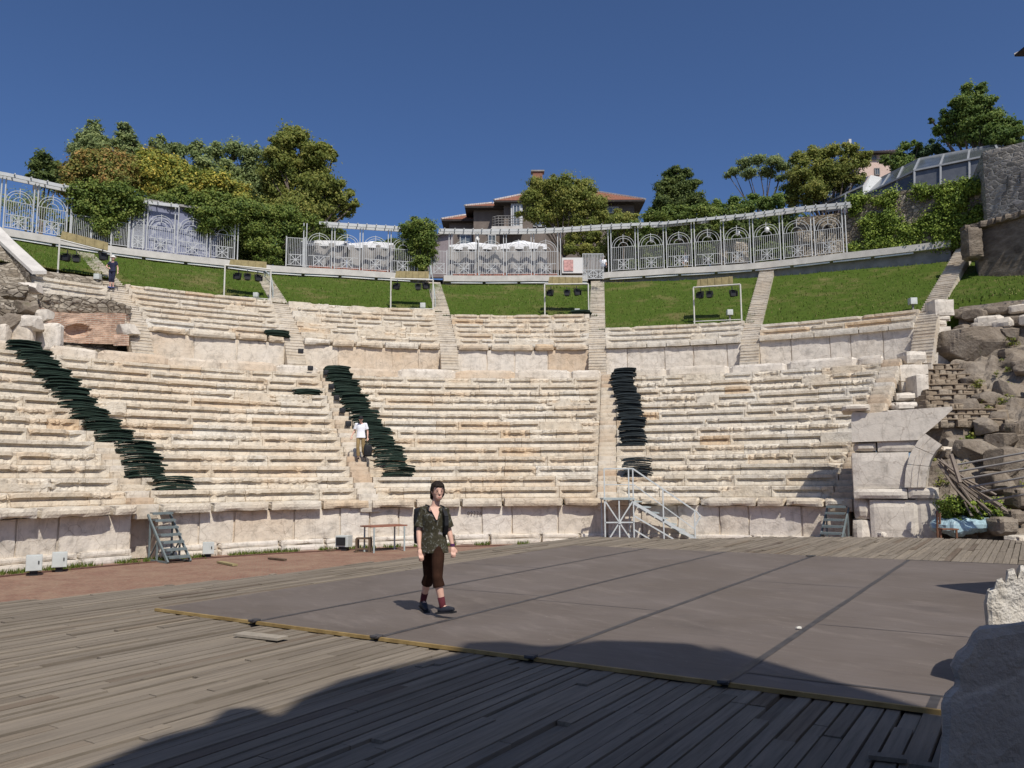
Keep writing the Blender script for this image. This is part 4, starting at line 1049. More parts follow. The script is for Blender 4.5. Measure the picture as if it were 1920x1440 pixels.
mb=MB(); quad3(mb,[(1714,320,57),(1875,286,54.5),(1864,273,58),(1724,298,60.5)]); quad3(mb,[(1622,365,60.5),(1711,322,57.3),(1722,299,60.5),(1652,334,63.5)]); quad3(mb,[(1524,388,64),(1617,349,62),(1630,329,65),(1560,366,67)]); quad3(mb,[(1878,286,54.5),(1912,290,54.5),(1893,281,58),(1866,273,58)]); mb.build('glass_roof',MGLR,root)
mb=MB(); quad3(mb,[(1618,367,60.4),(1621,366,60.4),(1655,333,63.4),(1633,328,63.4),(1618,349,61)]); mb.build('end_panel',MWHITE,root)
for (x0,y0,Ya),(x1,y1,Yb) in [((1714,320,56.9),(1905,281,53.9)),((1724,298,60.4),(1866,272,57.9)),((1714,320,56.9),(1724,298,60.4)),((1763,310,56.1),(1770,290,59.6)),((1815,299,55.4),(1818,281,59)),((1763,310,56.1),(1763,352,56.1)),((1817,299,55.3),(1817,343,55.3)),((1714,320,56.9),(1714,360,56.9)),((1866,272,57.9),(1893,281,57.9)),((1866,272,57.9),(1874,287,54.4)),
    ((1622,365,60.4),(1711,322,57.2)),((1652,334,63.4),(1722,299,60.4)),((1652,352,59.4),(1668,327,62.4)),((1682,337,58.3),(1693,313,61.5)),((1652,352,59.4),(1652,370,59.4)),((1682,337,58.3),(1682,362,58.3)),
    ((1540,384,63.9),(1617,349,61.9)),((1560,375,63.4),(1573,360,66)),((1588,362,62.7),(1595,347,65.5)),((1524,388,63.9),(1560,366,66.9)),((1585,364,62.7),(1585,390,62.7))]:
    mb=MB(); mb.bar(at(x0,y0,Ya),at(x1,y1,Yb),.14,.12); mb.build('mullion',MMET,root)
# grey stone house at the right edge and the rough wall below it
root=thing('stone_house','grey stone house with small dark windows at the right edge','building',at(1900,420,46))
mb=MB(); P=[at(1852,420,46),at(2100,380,40),at(2100,225,40),at(1842,284,46)]; mb.prism(P,(2.5,6,0)); mb.build('wall',MGMAS,root)
for x0,x1,yt,yb in((1889,1897,330,350),(1913,1924,322,343),(1896,1901,384,390)):
    Yv=46-6*(x0-1852)/248-.35; mb=MB(); mb.prism([at(x0,yb,Yv),at(x1,yb-1,Yv),at(x1,yt-1,Yv),at(x0,yt,Yv)],(0,.05,0)); mb.build('window',MBLACK,root)
n=NT('dark_rock_wall',.95,.1); c=n.ramp(n.noise(1.6,7,.7,n.map((1,1,2.4))),[(.3,(.10,.078,.06)),(.5,(.19,.155,.12)),(.72,(.29,.245,.195))]); n.color(c); n.bump(n.noise(4,7,.7,n.map((1,1,2))),.9,.12); MDRW=n.m
root=thing('rough_wall','dark weathered stone wall with ragged coping below the stone house','wall',at(1870,490,42))
mb=MB(); mb.prism([at(1835,520,43.5),at(2060,545,38),at(2060,372,38),at(1835,430,43.5)],(1.2,2.5,0)); mb.build('wall_face',MDRW,root)
rng=random.Random(8)
for k in range(13):
    x=1822+k*15; P,F=rockbox((.62,.9,.32),(4,4,3),.35,.07,k,3); p=at(x,427-k*4.0,43.6-k*.36); mb=MB().add(rot(P,rng.uniform(-.3,.3))+np.array(p)+np.array((0,.35,0)),F); mb.build('coping_stone',MDRW,root)
P,F=rockbox((.85,.9,1.75),(5,5,9),.2,.06,4,2.5); p=at(1822,458,43.2); mb=MB().add(P+np.array(p),F); tag(mb.build('gate_pier',MDRW),'rough brown stone pier at the end of the right parapet','pier')
# ================================================================ RIGHT-HAND RUIN
MROCK=None
n=NT('brown_rock',.95,.12)
c=n.ramp(n.noise(.9,8,.68,None,.6),[(.25,(.11,.088,.066)),(.45,(.20,.163,.125)),(.6,(.275,.232,.183)),(.8,(.38,.33,.27))])
c=n.mix(n.ramp(n.noise(1.7,6,.7,n.map((1,1,2.2)),1.5),[(.60,0),(.66,.75)]),c,(.085,.06,.04))
c=n.mix(n.ramp(n.noise(1.3,5),[(.62,0),(.74,.55)]),c,(.075,.085,.03))
n.color(c); n.bump(n.math('ADD',n.noise(2.2,8,.7),n.math('MULTIPLY',n.noise(.8,4),.8)),.9,.15); MROCK=n.m
def prof(R):      # terrain height right of the cavea
    return float(np.interp(R,[10,15,17.2,18.5,20.5,22.3,24,27,29.3,31,31.9,36,39,42.6,44,60],[-.8,-.8,-.7,0,1.4,2.7,3.8,5.3,6.7,7.8,9.75,11.7,12.8,14.3,15.6,17]))
def hillside(name,t0,t1,seed):
    V=[];F=[]; nr=210; ntt=130
    for j in range(nr+1):
        R=15.5+29*j/nr
        for i in range(ntt+1):
            t=t0+(t1-t0)*i/ntt; z=prof(R)
            p=pol(R,t,z); a=.55 if 18<R<30.5 else .15
            p.z+=.22*(a>.2)*abs(n3(p.x*2.1,p.y*2.1,8))+.10*(a>.2)*n3(p.x*6,p.y*6,3)+a*n3(p.x*.45,p.y*.45,seed)+a*.5*n3(p.x*1.3,p.y*1.3,seed)+a*.2*n3(p.x*3,p.y*3,seed)
            if 18.5<R<31.5:
                tq=p.z/.62+.9*n3(p.x*.3,p.y*.3,9)+.25*n3(p.x*1.5,p.y*1.5,4); fr=tq-math.floor(tq); p.z+=.62*(fr**3-fr)*.8
            V.append(tuple(p))
    for j in range(nr):
        for i in range(ntt): q=j*(ntt+1)+i; F.append((q,q+1,q+ntt+2,q+ntt+1))
    return V,F
tR=tL[3]+hw(22,SW)
V,F=hillside('hill',tR+.055,1.35,3)
V=[v if math.hypot(v[0]-CX,v[1]-CY)<31.95 else (v[0],v[1],v[2]-.5) for v in V]
o=struct(mk('hillside',V,F,MROCK,None,False))
# analemma pier: courses, wedge slab, arch fragment
YP=27.6
PSL=.0
def pln(x,y,Y0,off=0.0):
    """point on the plane through at(1600,.,Y0) whose depth axis is (PSL,1)"""
    n_=Vector((PSL,1,0)).normalized(); p0=at(1600,900,Y0); p0=Vector((p0.x,p0.y,0))+n_*off
    r=Vector(ray(x,y)); k=p0.dot(n_)/r.dot(n_); return Vector((r.x*k,r.y*k,H+r.z*k))
def pbox(mb,px0,px1,pyt,pyb,Y,dep,seed,rnd=.1,amp=.012,chip=.03,tone=.2,res=.14):
    if PSL: a=pln(px0,pyb,YP,Y-YP);b=pln(px1,pyt,YP,Y-YP)
    else: a=at(px0,pyb,Y);b=at(px1,pyt,Y)
    sx=math.hypot(b.x-a.x,b.y-a.y); sz=b.z-a.z
    P,F=rockbox((sx,dep,sz),(max(3,int(sx/res)),4,max(3,int(sz/res))),rnd,amp,seed,1.8,chip)
    P=rot(P,-math.atan(PSL)); n_=Vector((PSL,1,0)).normalized(); c=(a+b)/2+n_*dep/2
    mb.add(P+np.array(c),F,tone)
PSL=.42
root=thing('gateway_pier','pale grey marble pier with a broken arch at the right end','ruin',at(1680,1012,YP))
b=at(1680,1040,YP)
for (x0,x1,yt,yb,Yo,dep,rn,ch,tn,nm) in [(1601,1633,974,1040,.1,2,.35,.08,.35,'filler_stone'),(1602,1633,934,975,.15,2,.35,.08,.4,'filler_stone'),(1633,1722.6,934,1040,0,2.4,.10,.05,.1,'base_block'),
      (1722.5,1762,934,1040,.04,2.4,.06,.03,.15,'base_block'),(1600,1702.6,916,935,-.10,2.6,.06,.03,.15,'ledge_course'),(1702.5,1761,914,935,-.09,2.6,.06,.03,.2,'ledge_course'),
      (1599,1705,846.5,917,.02,2.2,.05,.03,.05,'wall_block'),(1600,1645,828,847.5,.05,2,.2,.08,.15,'upper_course'),(1644.5,1720,825,847.5,.06,2,.06,.02,.2,'upper_course')]:
    mb=MB(); pbox(mb,x0,x1,yt,yb,YP+Yo,dep,int(x0),rn,.014,ch,tn); mb.build(nm,MG,root)
poly_=[(1597,829),(1596,778),(1600,771),(1630,775),(1700,768),(1785,762),(1786,768),(1770,783),(1748,802),(1732,815),(1722,825)]
mb=MB(); mb.prism([pln(x,y,YP,-.02) for x,y in poly_],(1.6*.387,1.6*.922,0),.08); mb.build('wedge_slab',MG,root)
mb=MB(); pbox(mb,1577,1632,756,771,YP-.25,2.0,91,.15,.02,.06,.35); mb.build('capital_block',MG,root)
# voussoirs: ring segments from the springing at (1700,914) rising to the right
def arcpt(t,o): # outer / inner outline of the arch ring, t 0..1
    ox=[1696,1698,1706,1722,1735]; oy=[914,882,852,825,813]; ix=[1735,1739,1745,1755,1766]; iy=[914,882,862,845,834]
    x=np.interp(t,[0,.25,.5,.8,1],ox if o else ix); y=np.interp(t,[0,.25,.5,.8,1],oy if o else iy); return x,y
for k,(t0,t1) in enumerate([(0,.34),(.35,.66),(.67,1.0)]):
    mb=MB(); pts=[]
    for i in range(7): pts.append(arcpt(t0+(t1-t0)*i/6,1))
    for i in range(7): pts.append(arcpt(t1-(t1-t0)*i/6,0))
    mb.prism([pln(x,y,YP,-.14) for x,y in pts][::-1],(.66+.2,1.57,0),.2); mb.build('voussoir',MG,root)
    mb=MB(); q=[]
    for lam in (.30,.36):
        q.append([pln(*(np.array(arcpt(t0+(t1-t0)*i/6,1))*(1-lam)+np.array(arcpt(t0+(t1-t0)*i/6,0))*lam),YP,-.16) for i in range(7)])
    mb.prism(q[0]+q[1][::-1],(0,.03,0),.3); mb.build('moulding',MG,root)
    mb=MB(); q=[]
    for lam in (.62,.70):
        q.append([pln(*(np.array(arcpt(t0+(t1-t0)*i/6,1))*(1-lam)+np.array(arcpt(t0+(t1-t0)*i/6,0))*lam),YP,-.16) for i in range(7)])
    mb.prism(q[0]+q[1][::-1],(0,.03,0),.3); mb.build('moulding',MG,root)
P,F=rockbox((.42,.5,.12),(4,4,2),.3,.03,3,4); mb=MB().add(rot(P,.3)+np.array(at(1768,842,YP+.1)),F); mb.build('arch_fragment',MW,root)
mb=MB(); pbox(mb,1612,1690,880,905,YP+1.9,2.2,5,.1,.02,.03,.3); mb.build('core',MG,root)
PSL=.0
# stepped wall of blocks along the last stairway
rng=random.Random(21)
root=thing('stepped_wall','stepped wall of broken grey blocks beside the last lower stairway','wall',low_pt(1720,760))
for i,(x0,x1,yt,yb,R,rn,ch,tn) in enumerate([(1700,1740,657,682,27.6,.2,.12,.1),(1688,1742,682,715,27.2,.1,.05,.05),(1690,1740,715,735,26.4,.12,.08,.2),(1680,1722,735,752,25.2,.25,.14,.25),(1722,1742,700,770,25.5,.15,.06,.15),
      (1678,1735,752,772,24.2,.3,.16,.1),(1664,1720,768,790,22.8,.12,.05,.0),(1660,1690,772,800,22.0,.2,.08,.2)]):
    Y=ring((x0+x1)/2,yb,R).y; mb=MB(); pbox(mb,x0,x1,yt,yb,Y,1.1,600+i,rn,.03,ch,tn,.16); mb.build('block',MG,root)
root=thing('stepped_wall','column of toppled white blocks beside the rightmost upper stairway','wall',at(1762,690,ring(1762,690,30.5).y))
for i,(x0,x1,yt,yb,R,rn,ch,tn) in enumerate([(1754,1790,560,592,30.9,.12,.12,.05),(1752,1786,590,602,30.85,.3,.15,.1),(1743,1778,598,612,30.7,.2,.1,.25),(1744,1784,611,642,30.6,.08,.03,.1),(1747,1780,640,662,30.45,.22,.14,.1),(1757,1782,660,685,30.2,.06,.02,.0),(1738,1760,662,684,29.8,.25,.08,.3)]):
    Y=ring((x0+x1)/2,yb,R).y; mb=MB(); pbox(mb,x0,x1,yt,yb,Y,1.0,650+i,rn,.03,ch,tn,.16); mb.build('block',MG,root)
# ruined masonry steps
root=thing('ruined_steps','flight of eroded masonry steps climbing the rocky bank','steps',at(1800,800,ring(1800,800,24).y))
rng=random.Random(23)
for j in range(12):
    y=801-j*9.6; R=22.3+.62*j; x0=1737-0*j; x1=1893-j*7.5
    Y=ring(1800,y,R).y; a=at(x0,y,Y);b=at(x1,y,Y)
    x=a.x; mb=MB()
    while x<b.x:
        w_=rng.uniform(.14,.55); P,F=rockbox((w_-.02,1.0,.30+rng.uniform(-.02,.02)),(4,4,4),.08,.025,rng.randint(0,999),4,.05); mb.add(P+np.array((x+w_/2,Y+.5+rng.uniform(-.09,.09),a.z+.15-.02+rng.uniform(-.02,.02))),F,rng.uniform(.3,.9)); x+=w_
    P,F=rockbox((b.x-a.x-.1,.9,.06),(14,2,2),.1,.03,j,2); mb.add(P+np.array(((a.x+b.x)/2,Y+.455,a.z+.29)),F,.9)
    mb.build('step',stone('step_stone',(.36,.31,.245),(.30,.245,.18),(.235,.18,.125),.4,.7) if j==0 else D.materials['step_stone'],root)
# boulders
GB='boulders on the rocky right bank'
for i,(x,y,wp,hp,R,lab) in enumerate([(1850,655,125,62,31.2,'huge smooth brown boulder below the right lawn'),(1905,690,80,60,29.5,'broad brown boulder at the right edge under the huge boulder'),(1815,627,50,22,32.4,'flat pale stone at the lower edge of the right lawn'),
    (1845,612,55,16,33,'thin pale stone lying on the right lawn edge'),(1872,606,36,15,33,'small squared stone right of the thin pale stone'),(1885,600,40,20,32.6,'whitish stone among the lawn edge stones at right'),(1803,606,30,14,33.4,'little white stone beside the toppled white blocks'),
    (1895,494,44,28,41,'pale rounded boulder resting against the rough dark wall'),(1918,505,30,32,40,'dark boulder beside the pale rounded boulder'),(1905,745,45,55,27,'dark cleft boulder on the right edge of the bank'),
    (1790,815,95,40,22.6,'long grey ledge stone above the arch'),(1853,800,40,26,22.8,'square grey stone at the end of the long ledge stone'),(1890,830,52,26,22.3,'squared brown stone right of the yellow weeds'),(1850,845,70,38,21.8,'brown rock face behind the railing bars'),
    (1800,850,60,44,22.0,'dark rock behind the broken arch'),(1900,875,70,50,21,'large dark rock at the right edge behind the bars'),(1880,915,75,44,20.5,'brown rock lying low behind the bars'),(1785,900,40,60,21.3,'shaded rock under the broken arch'),
    (1830,920,50,40,21,'cleft rock half hidden by the pile of poles')]):
    p=ring(x,y,R); k=p.y/FPX; P,F=rockbox((wp*k*1.25,max(wp,hp)*k*1.05,hp*k*1.3),(18,14,14),.5,.05*max(hp*k,.5),i*3+1,1.6/max(.4,hp*k)*.8,.0); P=facet(P,i+5,16 if i else 9,.58 if i else .78,.88 if i else .97)
    mb=MB().add(rot(P,rng.uniform(-.3,.3))+np.array(p)+np.array((0,wp*k*.25,0)),F); tag(mb.build('boulder',MROCK,None,False),lab,'boulder',GB)
# squared blocks at the right front
GS='loose squared stones at the stage edge'
for i,(x0,x1,yt,yb,Y,lab) in enumerate([(1876,1916,970,1000,25,'squared grey block lying at the right rear of the stage'),(1898,1930,956,980,25.6,'grey block stacked behind the squared block at right'),(1846,1882,985,1012,26,'low brown block between tarp and squared block'),
     (1912,1960,1006,1024,23.0,'pale block cut by the right frame edge at the stage rear'),(1908,1960,915,950,26.5,'tan cornice block at the right edge above the tarp'),(1652,1666,998,1012,25.2,'small white marble chip at the foot of the pier')]):
    mb=MB(); pbox(mb,x0,x1,yt,yb+6,Y,.9 if i<5 else .3,i+40,.3,.03,.06,.3,.12); tag(mb.build('loose_block',MG if i>4 else MS if i==3 else MDRW if i==2 else MROCK),lab,'stone block',GS)
# pole pile and railing bars
MPOLE=plain('weathered_pole',(.22,.18,.145),.9,.2,4)
for k,(x0,y0,x1,y1) in enumerate([(1796,871,1960,842),(1797,884,1960,856),(1802,899,1960,872),(1815,914,1960,888),(1840,922,1960,905),(1845,941,1960,920)]):
    mb=MB(); mb.tube([at(x0,y0,25.2),at(x1,y1,23.6)],.035,6); tag(mb.build('rail_bar',MCGREY),'dark round rail running right from the pole pile, %s from the top'%['first','second','third','fourth','fifth','lowest'][k],'rail','round rails at the right edge')
rng=random.Random(31)
for k in range(30):
    f=rng.random(); x0=1762+f*22+rng.uniform(-6,6); y0=862+f*22+rng.uniform(-8,8); x1=1845+rng.uniform(-25,45); y1=935+rng.uniform(-14,35)
    Ya=26.2+rng.uniform(-.5,.5); mb=MB(); mb.tube([at(x0,y0,Ya+.4),at((x0+x1)/2+rng.uniform(-3,3),(y0+y1)/2+4,Ya),at(x1,y1,Ya-.3)],[.03,.04,.035],5)
    tag(mb.build('wooden_pole',MPOLE),'thin weathered pole in the tangled heap beside the arch','pole','weathered poles heaped beside the arch')
mb=MB(); mb.bar(at(1783,852,25.4),at(1800,905,25.0),.09); tag(mb.build('wooden_post',MPOLE),'leaning brown post at the left end of the round rails','post')
mb=MB(); mb.bar(at(1765,880,25.6),at(1838,935,25.3),.07); tag(mb.build('wooden_pole',MPOLE),'stout grey pole crossing the heap diagonally','pole')
# tarp, bench, weeds
P,F=rockbox((1.7,1.0,.42),(22,14,5),.75,.16,6,2.4); mb=MB().add(P+np.array(at(1805,985,26.2)),F); tag(mb.build('tarpaulin',plain('blue_tarp',(.32,.44,.48),.4,.25,5),None,False),'crumpled pale blue plastic sheet in the grass by the pier','tarp')
root=thing('bench_frame','small rusty bench frame standing right of the marble pier','bench',at(1778,1012,25.5)); MRUST=plain('rust',(.17,.085,.05),.8,.25,6)
a=at(1763,992,25.5);b=at(1793,992,25.5); mb=MB(); mb.bar(a,b,.30,.04); mb.build('seat',MRUST,root)
for q in(a,b): mb=MB(); mb.bar(q-Vector((0,0,.02)),Vector((q.x,q.y,-.6)),.05); mb.build('leg',MRUST,root)
for i,x in enumerate((1757,1762)): mb=MB(); mb.tube([at(x,1012,25.9)-Vector((0,0,.4)),at(x,[958,962][i],25.9)],.035,6); tag(mb.build('iron_pipe',MRUST),['rusty iron pipe standing against the marble pier','second rusty pipe, right beside the first against the pier'][i],'pipe')
bl=[]
for _ in range(70):
    x=rng.uniform(1768,1880);y=rng.uniform(940,985); p=at(x,y,26.6+rng.uniform(-.6,.8)); bl.append((tuple(p),rng.uniform(.15,.32)))
V,F,T=leaves(bl,5200,.11,9,0); struct(mk('undergrowth',V,F,LG['ivy'],None,False,T),'stuff')
for i,(x,y,r,R,lab,mt) in enumerate([(1815,828,9,22.3,'bright yellow green weed on the rocks above the rails','ivy'),(1802,925,11,21.3,'yellow flowering weed beside the pole heap','yellow'),(1795,618,9,32.2,'green weed growing beside the toppled blocks','ivy'),(1740,812,7,24,'small weed growing behind the arch','vine'),(1905,795,12,25,'dry weeds at the right edge of the bank','olive'),(1890,605,8,32.5,'weed tuft under the right lawn','ivy')]):
    p=ring(x,y,R); V,F,T=leaves([(tuple(p),r*p.y/FPX*1.1),(tuple(p+Vector((.15,0,.1))),r*p.y/FPX*.8)],420,.12,90+i); tag(mk('weed_clump',V,F,LG[mt],None,False,T),lab,'plant')
# dark floodlight on the right lawn
root=thing('floodlight','small black floodlight on the right lawn','floodlight',ring(1854,522,38.5))
p=ring(1854,516,38.5); P,F=rockbox((.5,.3,.32),(4,3,3),.2,.0); mb=MB().add(rot(P,.3,.3)+np.array(p),F); mb.build('housing',MBLACK,root); mb=MB(); mb.bar(p,p-Vector((0,0,.5)),.08); mb.build('stand',MBLACK,root)
# foreground broken marble: shaded block and sunlit fragment
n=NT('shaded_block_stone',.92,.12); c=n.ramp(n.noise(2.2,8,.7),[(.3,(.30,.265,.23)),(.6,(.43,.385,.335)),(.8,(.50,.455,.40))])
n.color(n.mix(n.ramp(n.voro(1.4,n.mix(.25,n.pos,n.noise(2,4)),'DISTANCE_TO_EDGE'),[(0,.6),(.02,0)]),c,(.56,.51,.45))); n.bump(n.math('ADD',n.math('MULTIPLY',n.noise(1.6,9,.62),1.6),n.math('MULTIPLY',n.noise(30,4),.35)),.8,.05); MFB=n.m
n=NT('fractured_marble',.85,.15); c=n.ramp(n.noise(2.5,6,.7,n.map((2.2,2.2,.7))),[(.3,(.40,.355,.29)),(.5,(.60,.55,.47)),(.75,(.70,.66,.59))]); n.color(c); n.bump(n.math('ADD',n.noise(5,7,.7,n.map((2.5,2.5,.6))),n.noise(14,4)),.9,.06); MFRAG=n.m
def outline_rock(name,label,cat,pts,Y,dep,mat,seed,amp,tilt=(0,0)):
    """broken block: outline in one plane, bevelled rounded back and front with noise"""
    P=[at(x,y,Y) for x,y in pts]; cen=sum(P,Vector())/len(P); 
    # densify
    Q=[]
    for a,b in zip(P,P[1:]+P[:1]):
        m=max(1,int((b-a).length/.06))
        for k in range(m): Q.append(a+(b-a)*k/m)
    n_=len(Q); V=[];F=[]; ly=[(0.0,.30),(-.0,.55),(-.0,.80),(.02,.95),(.10,1.0),(dep*.5,1.02),(dep-.1,1.0),(dep,.9),(dep,.5)]
    for j,(dy,f) in enumerate(ly):
        for i,q in enumerate(Q):
            r=cen+(q-cen)*f; v=Vector((r.x+dy*tilt[0],Y+dy,r.z+dy*tilt[1])); s=seed
            v+=Vector((n3(v.x*3+s,v.y*3,v.z*3),n3(v.x*3,v.y*3+s,v.z*3)*1.3,n3(v.x*3,v.y*3,v.z*3+s)))*amp+Vector((n3(v.x*9+s,v.y*9,v.z*9),n3(v.x*9,v.y*9+s,v.z*9),0))*amp*.35
            V.append(tuple(v))
    for j in range(len(ly)-1):
        for i in range(n_): F.append((j*n_+i,j*n_+(i+1)%n_,(j+1)*n_+(i+1)%n_,(j+1)*n_+i))
    F.append(tuple(range(n_))[::-1]); F.append(tuple((len(ly)-1)*n_+i for i in range(n_)))
    o=mk(name,V,F,mat,None,False,np.full(len(V),.05)); tag(o,label,cat); return o
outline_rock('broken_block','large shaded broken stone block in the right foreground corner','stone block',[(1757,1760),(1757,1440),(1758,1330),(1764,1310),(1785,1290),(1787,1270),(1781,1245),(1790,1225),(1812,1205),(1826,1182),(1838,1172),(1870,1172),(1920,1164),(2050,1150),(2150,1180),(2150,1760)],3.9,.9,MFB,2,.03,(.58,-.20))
outline_rock('marble_fragment','sunlit jagged white marble fragment behind the shaded block','stone block',[(1852,1240),(1846,1178),(1845,1132),(1850,1107),(1862,1103),(1867,1086),(1878,1082),(1883,1098),(1888,1068),(1900,1064),(1906,1080),(1912,1058),(1930,1060),(1945,1074),(1960,1066),(2040,1100),(2060,1240)],6.5,.55,MFRAG,5,.03,(.60,-.12))
# unseen stage building behind the camera, outline shaped to shade the near planks
MSCN=stone('scaena_stone')
sh=[(-330,1560),(60,1470),(150,1438),(300,1375),(420,1345),(425,1322),(480,1322),(520,1335),(560,1305),(640,1270),(760,1240),(850,1222),(870,1206),(950,1204),(1010,1213),(1060,1210),(1120,1202),(1200,1204),(1290,1208),(1330,1210),(1350,1218),(1420,1240),(1500,1265),(1600,1295),(1700,1320),(1757,1336),(1850,1348)]
YB=-1.6; base=[]; top=[]
hx=sd.x/-sd.y
for x,y in sh:
    g=onz(x,y,.02); s=(g.y-YB)/(-sd.y); top.append(Vector((g.x+sd.x*s,YB,sd.z*s)))
top.sort(key=lambda p:p.x)
P=[Vector((top[0].x,YB,-.1))]+top+[Vector((top[-1].x+.3,YB,-.1))]
mb=MB(); mb.prism(P,(0,-1.2,0)); tag(mb.build('stage_building_shade_wall',MSCN),'tall unseen ruined stage building wall behind the viewer, shaped to shade the planks','ruin')
# unseen stone pier added right of the frame to cast the mat's shadow
g=[onz(x,y,.03) for x,y in((1768,1118),(1800,1078),(1850,1075))]
def back(g,h): L=h/math.tan(SUN_EL); return Vector((g.x+sd.x/math.hypot(sd.x,sd.y)*L,g.y+sd.y/math.hypot(sd.x,sd.y)*L,0))
c_=back(onz(1915,1106,.03),3.5)
root=thing('shadow_pier','added unseen square stone pier right of the dance mat, casting a shadow on it','pier',c_)
P,F=rockbox((1.9,1.9,3.4),(10,10,14),.22,.05,13,1.6,.12); mb=MB().add(rot(P,.3)+np.array((c_.x,c_.y,2.0)),F); mb.build('shaft',MW,root)
P,F=rockbox((2.3,2.3,.5),(6,6,3),.1,.02,3,2,.04); mb=MB().add(rot(P,.3)+np.array((c_.x,c_.y,.24)),F); mb.build('plinth',MW,root)
# ================================================================ LEFT-HAND RUIN
n=NT('roman_brick',.95,.1)
b=n.t.nodes.new('ShaderNodeTexBrick'); b.inputs['Scale'].default_value=1.0; b.inputs['Mortar Size'].default_value=.022; b.inputs['Brick Width'].default_value=.42; b.inputs['Row Height'].default_value=.085
b.inputs['Color1'].default_value=(.40,.22,.145,1); b.inputs['Color2'].default_value=(.30,.15,.10,1); b.inputs['Mortar'].default_value=(.42,.34,.265,1)
co=n.t.nodes.new('ShaderNodeCombineXYZ'); se=n.t.nodes.new('ShaderNodeSeparateXYZ'); n.t.links.new(n.pos,se.inputs[0]); n.t.links.new(n.math('ADD',se.outputs[0],se.outputs[1]),co.inputs[0]); n.t.links.new(se.outputs[2],co.inputs[1])
n.t.links.new(n.mix(.05,co.outputs[0],n.noise(2,3)),b.inputs['Vector'])
c=n.mix(n.ramp(n.noise(1.1,6,.7),[(.42,0),(.56,.85)]),b.outputs[0],(.58,.41,.30)); c=n.mix(n.ramp(n.noise(1.3,4),[(.62,0),(.72,.7)]),c,(.10,.075,.055))
n.color(c); n.bump(n.math('SUBTRACT',n.noise(9,4),b.outputs[1]),.8,.04); MRBR=n.m
# bank under the left wedge
V=[];F=[]; nr=40; ntt=44; t0,t1=T_END,tU[0]-hw(RU,SU)
for j in range(nr+1):
    R=rowR(15)+.2+(upR(8)+.8-rowR(15)-.2)*j/nr
    for i in range(ntt+1):
        t=t0+(t1-t0)*i/ntt; z=float(np.interp(R,[rowR(15),RU+1.2,RU+2.0,upR(5),upR(8)],[rowz(14)-.1,rowz(14)+.1,ZU-.6,upz(4)-.2,upz(8)-.2]))
        p=pol(R,t,z); p.z+=.22*n3(p.x*.9,p.y*.9,2)+.12*n3(p.x*2.4,p.y*2.4,7); V.append(tuple(p))
for j in range(nr):
    for i in range(ntt): q=j*(ntt+1)+i; F.append((q,q+1,q+ntt+2,q+ntt+1))
struct(mk('rubble_bank',V,F,MRUB))
root=thing('upper_seating_block','short pair of smooth seat rows above the brick vault, far left','stone seating',pol(upR(4),tU[0]-.1,upz(4)),'blocks of seats in the upper tier')
ta=th_of(ring(66,540,upR(5))); tb=tU[0]-hw(RU,SU)
def zx(px,py,R): return ring(px,py,R).z
z2=zx(150,530,upR(6.2)); z1=z2-.42; z0=z1-.55
for k,(za,zb) in enumerate(((z1,z2),(z0,z1))):
    mb=MB(); arc_row(mb,upR(6.2-k)+0,za,zb,ta,tb,RUN+.4,950+k,.12,.07,plainp=0,tbase=.25); mb.build('seat_row',MS,root)
# sloping capped wall at the far left with rubble face
root=thing('sloping_wall','rubble wall with a sloping pale cap at the far left','wall',ring(20,520,34))
def lw(x,y,R): return ring(x,y,R)
A=[lw(-90,560,35),lw(62,545,33.2),lw(55,512,33.4),lw(0,455,36.5),lw(-90,360,41)]
mb=MB(); mb.prism(A,(-.5,1.0,0)); mb.build('wall_face',MRUB,root)
mb=MB(); q=[lw(62,515,33.2)+Vector((0,-.08,0)),lw(0,457,36.5)+Vector((0,-.08,0)),lw(-90,362,41)+Vector((0,-.08,0))]
for a,b in zip(q,q[1:]): mb.prism([a,b,b+Vector((.42,.45,.12)),a+Vector((.42,.45,.12))],(0,0,.16))
mb.build('cap',MCONC,root)
# brick vault
root=thing('brick_vault','ruined vault of thin red bricks under rubble stones on the left','ruin',ring(160,640,29.5))
def curved(xs,yt,yb,Rs,mat,nm,n_=64,dep=.8,amp=.05,tone=.5):
    V=[];F=[];nz=30
    for i in range(n_+1):
        f=i/n_; x=np.interp(f,np.linspace(0,1,len(xs)),xs); R=np.interp(f,np.linspace(0,1,len(Rs)),Rs); a=np.interp(f,np.linspace(0,1,len(yt)),yt); b=np.interp(f,np.linspace(0,1,len(yb)),yb)
        for k in range(nz+1):
            y=b+(a-b)*k/nz; p=ring(x,y,R); v=n3(p.x*2,p.y*2,p.z*3)*amp+n3(p.x*6,p.y*6,p.z*6)*amp*.5
            v+=.38*max(0,1-((x-146)/24)**2-((y-620)/13)**2)**.5*(nm=='brick_face'); tq=th_of(p); p=pol(R+v+.25*(k/nz)**2*0,tq,p.z+v*.5*(k==nz)); V.append(tuple(p))
        p=Vector(V[-1]); V.append((p.x-.3,p.y+dep,p.z))
    m=nz+2
    for i in range(n_):
        for k in range(m-1): F.append((i*m+k,(i+1)*m+k,(i+1)*m+k+1,i*m+k+1))
    return mk(nm,V,F,mat,root,False,np.full(len(V),tone))
curved([55,60,75,105,150,200,236,243],[562,570,576,585,588,586,588,592],[605,620,632,640,644,645,645,645],[28.8,29.6,30.6,31.2,31.3,31.0,30.4,29.9],MRBR,'brick_face')
curved([70,100,150,200,245],[548,552,556,560,574],[578,585,590,588,590],[31.0,31.5,31.6,31.3,30.4],MRUB,'rubble_course',amp=.12)
curved([213,242],[628,626],[648,648],[29.2,29.0],MRBR,'brick_stub',8)
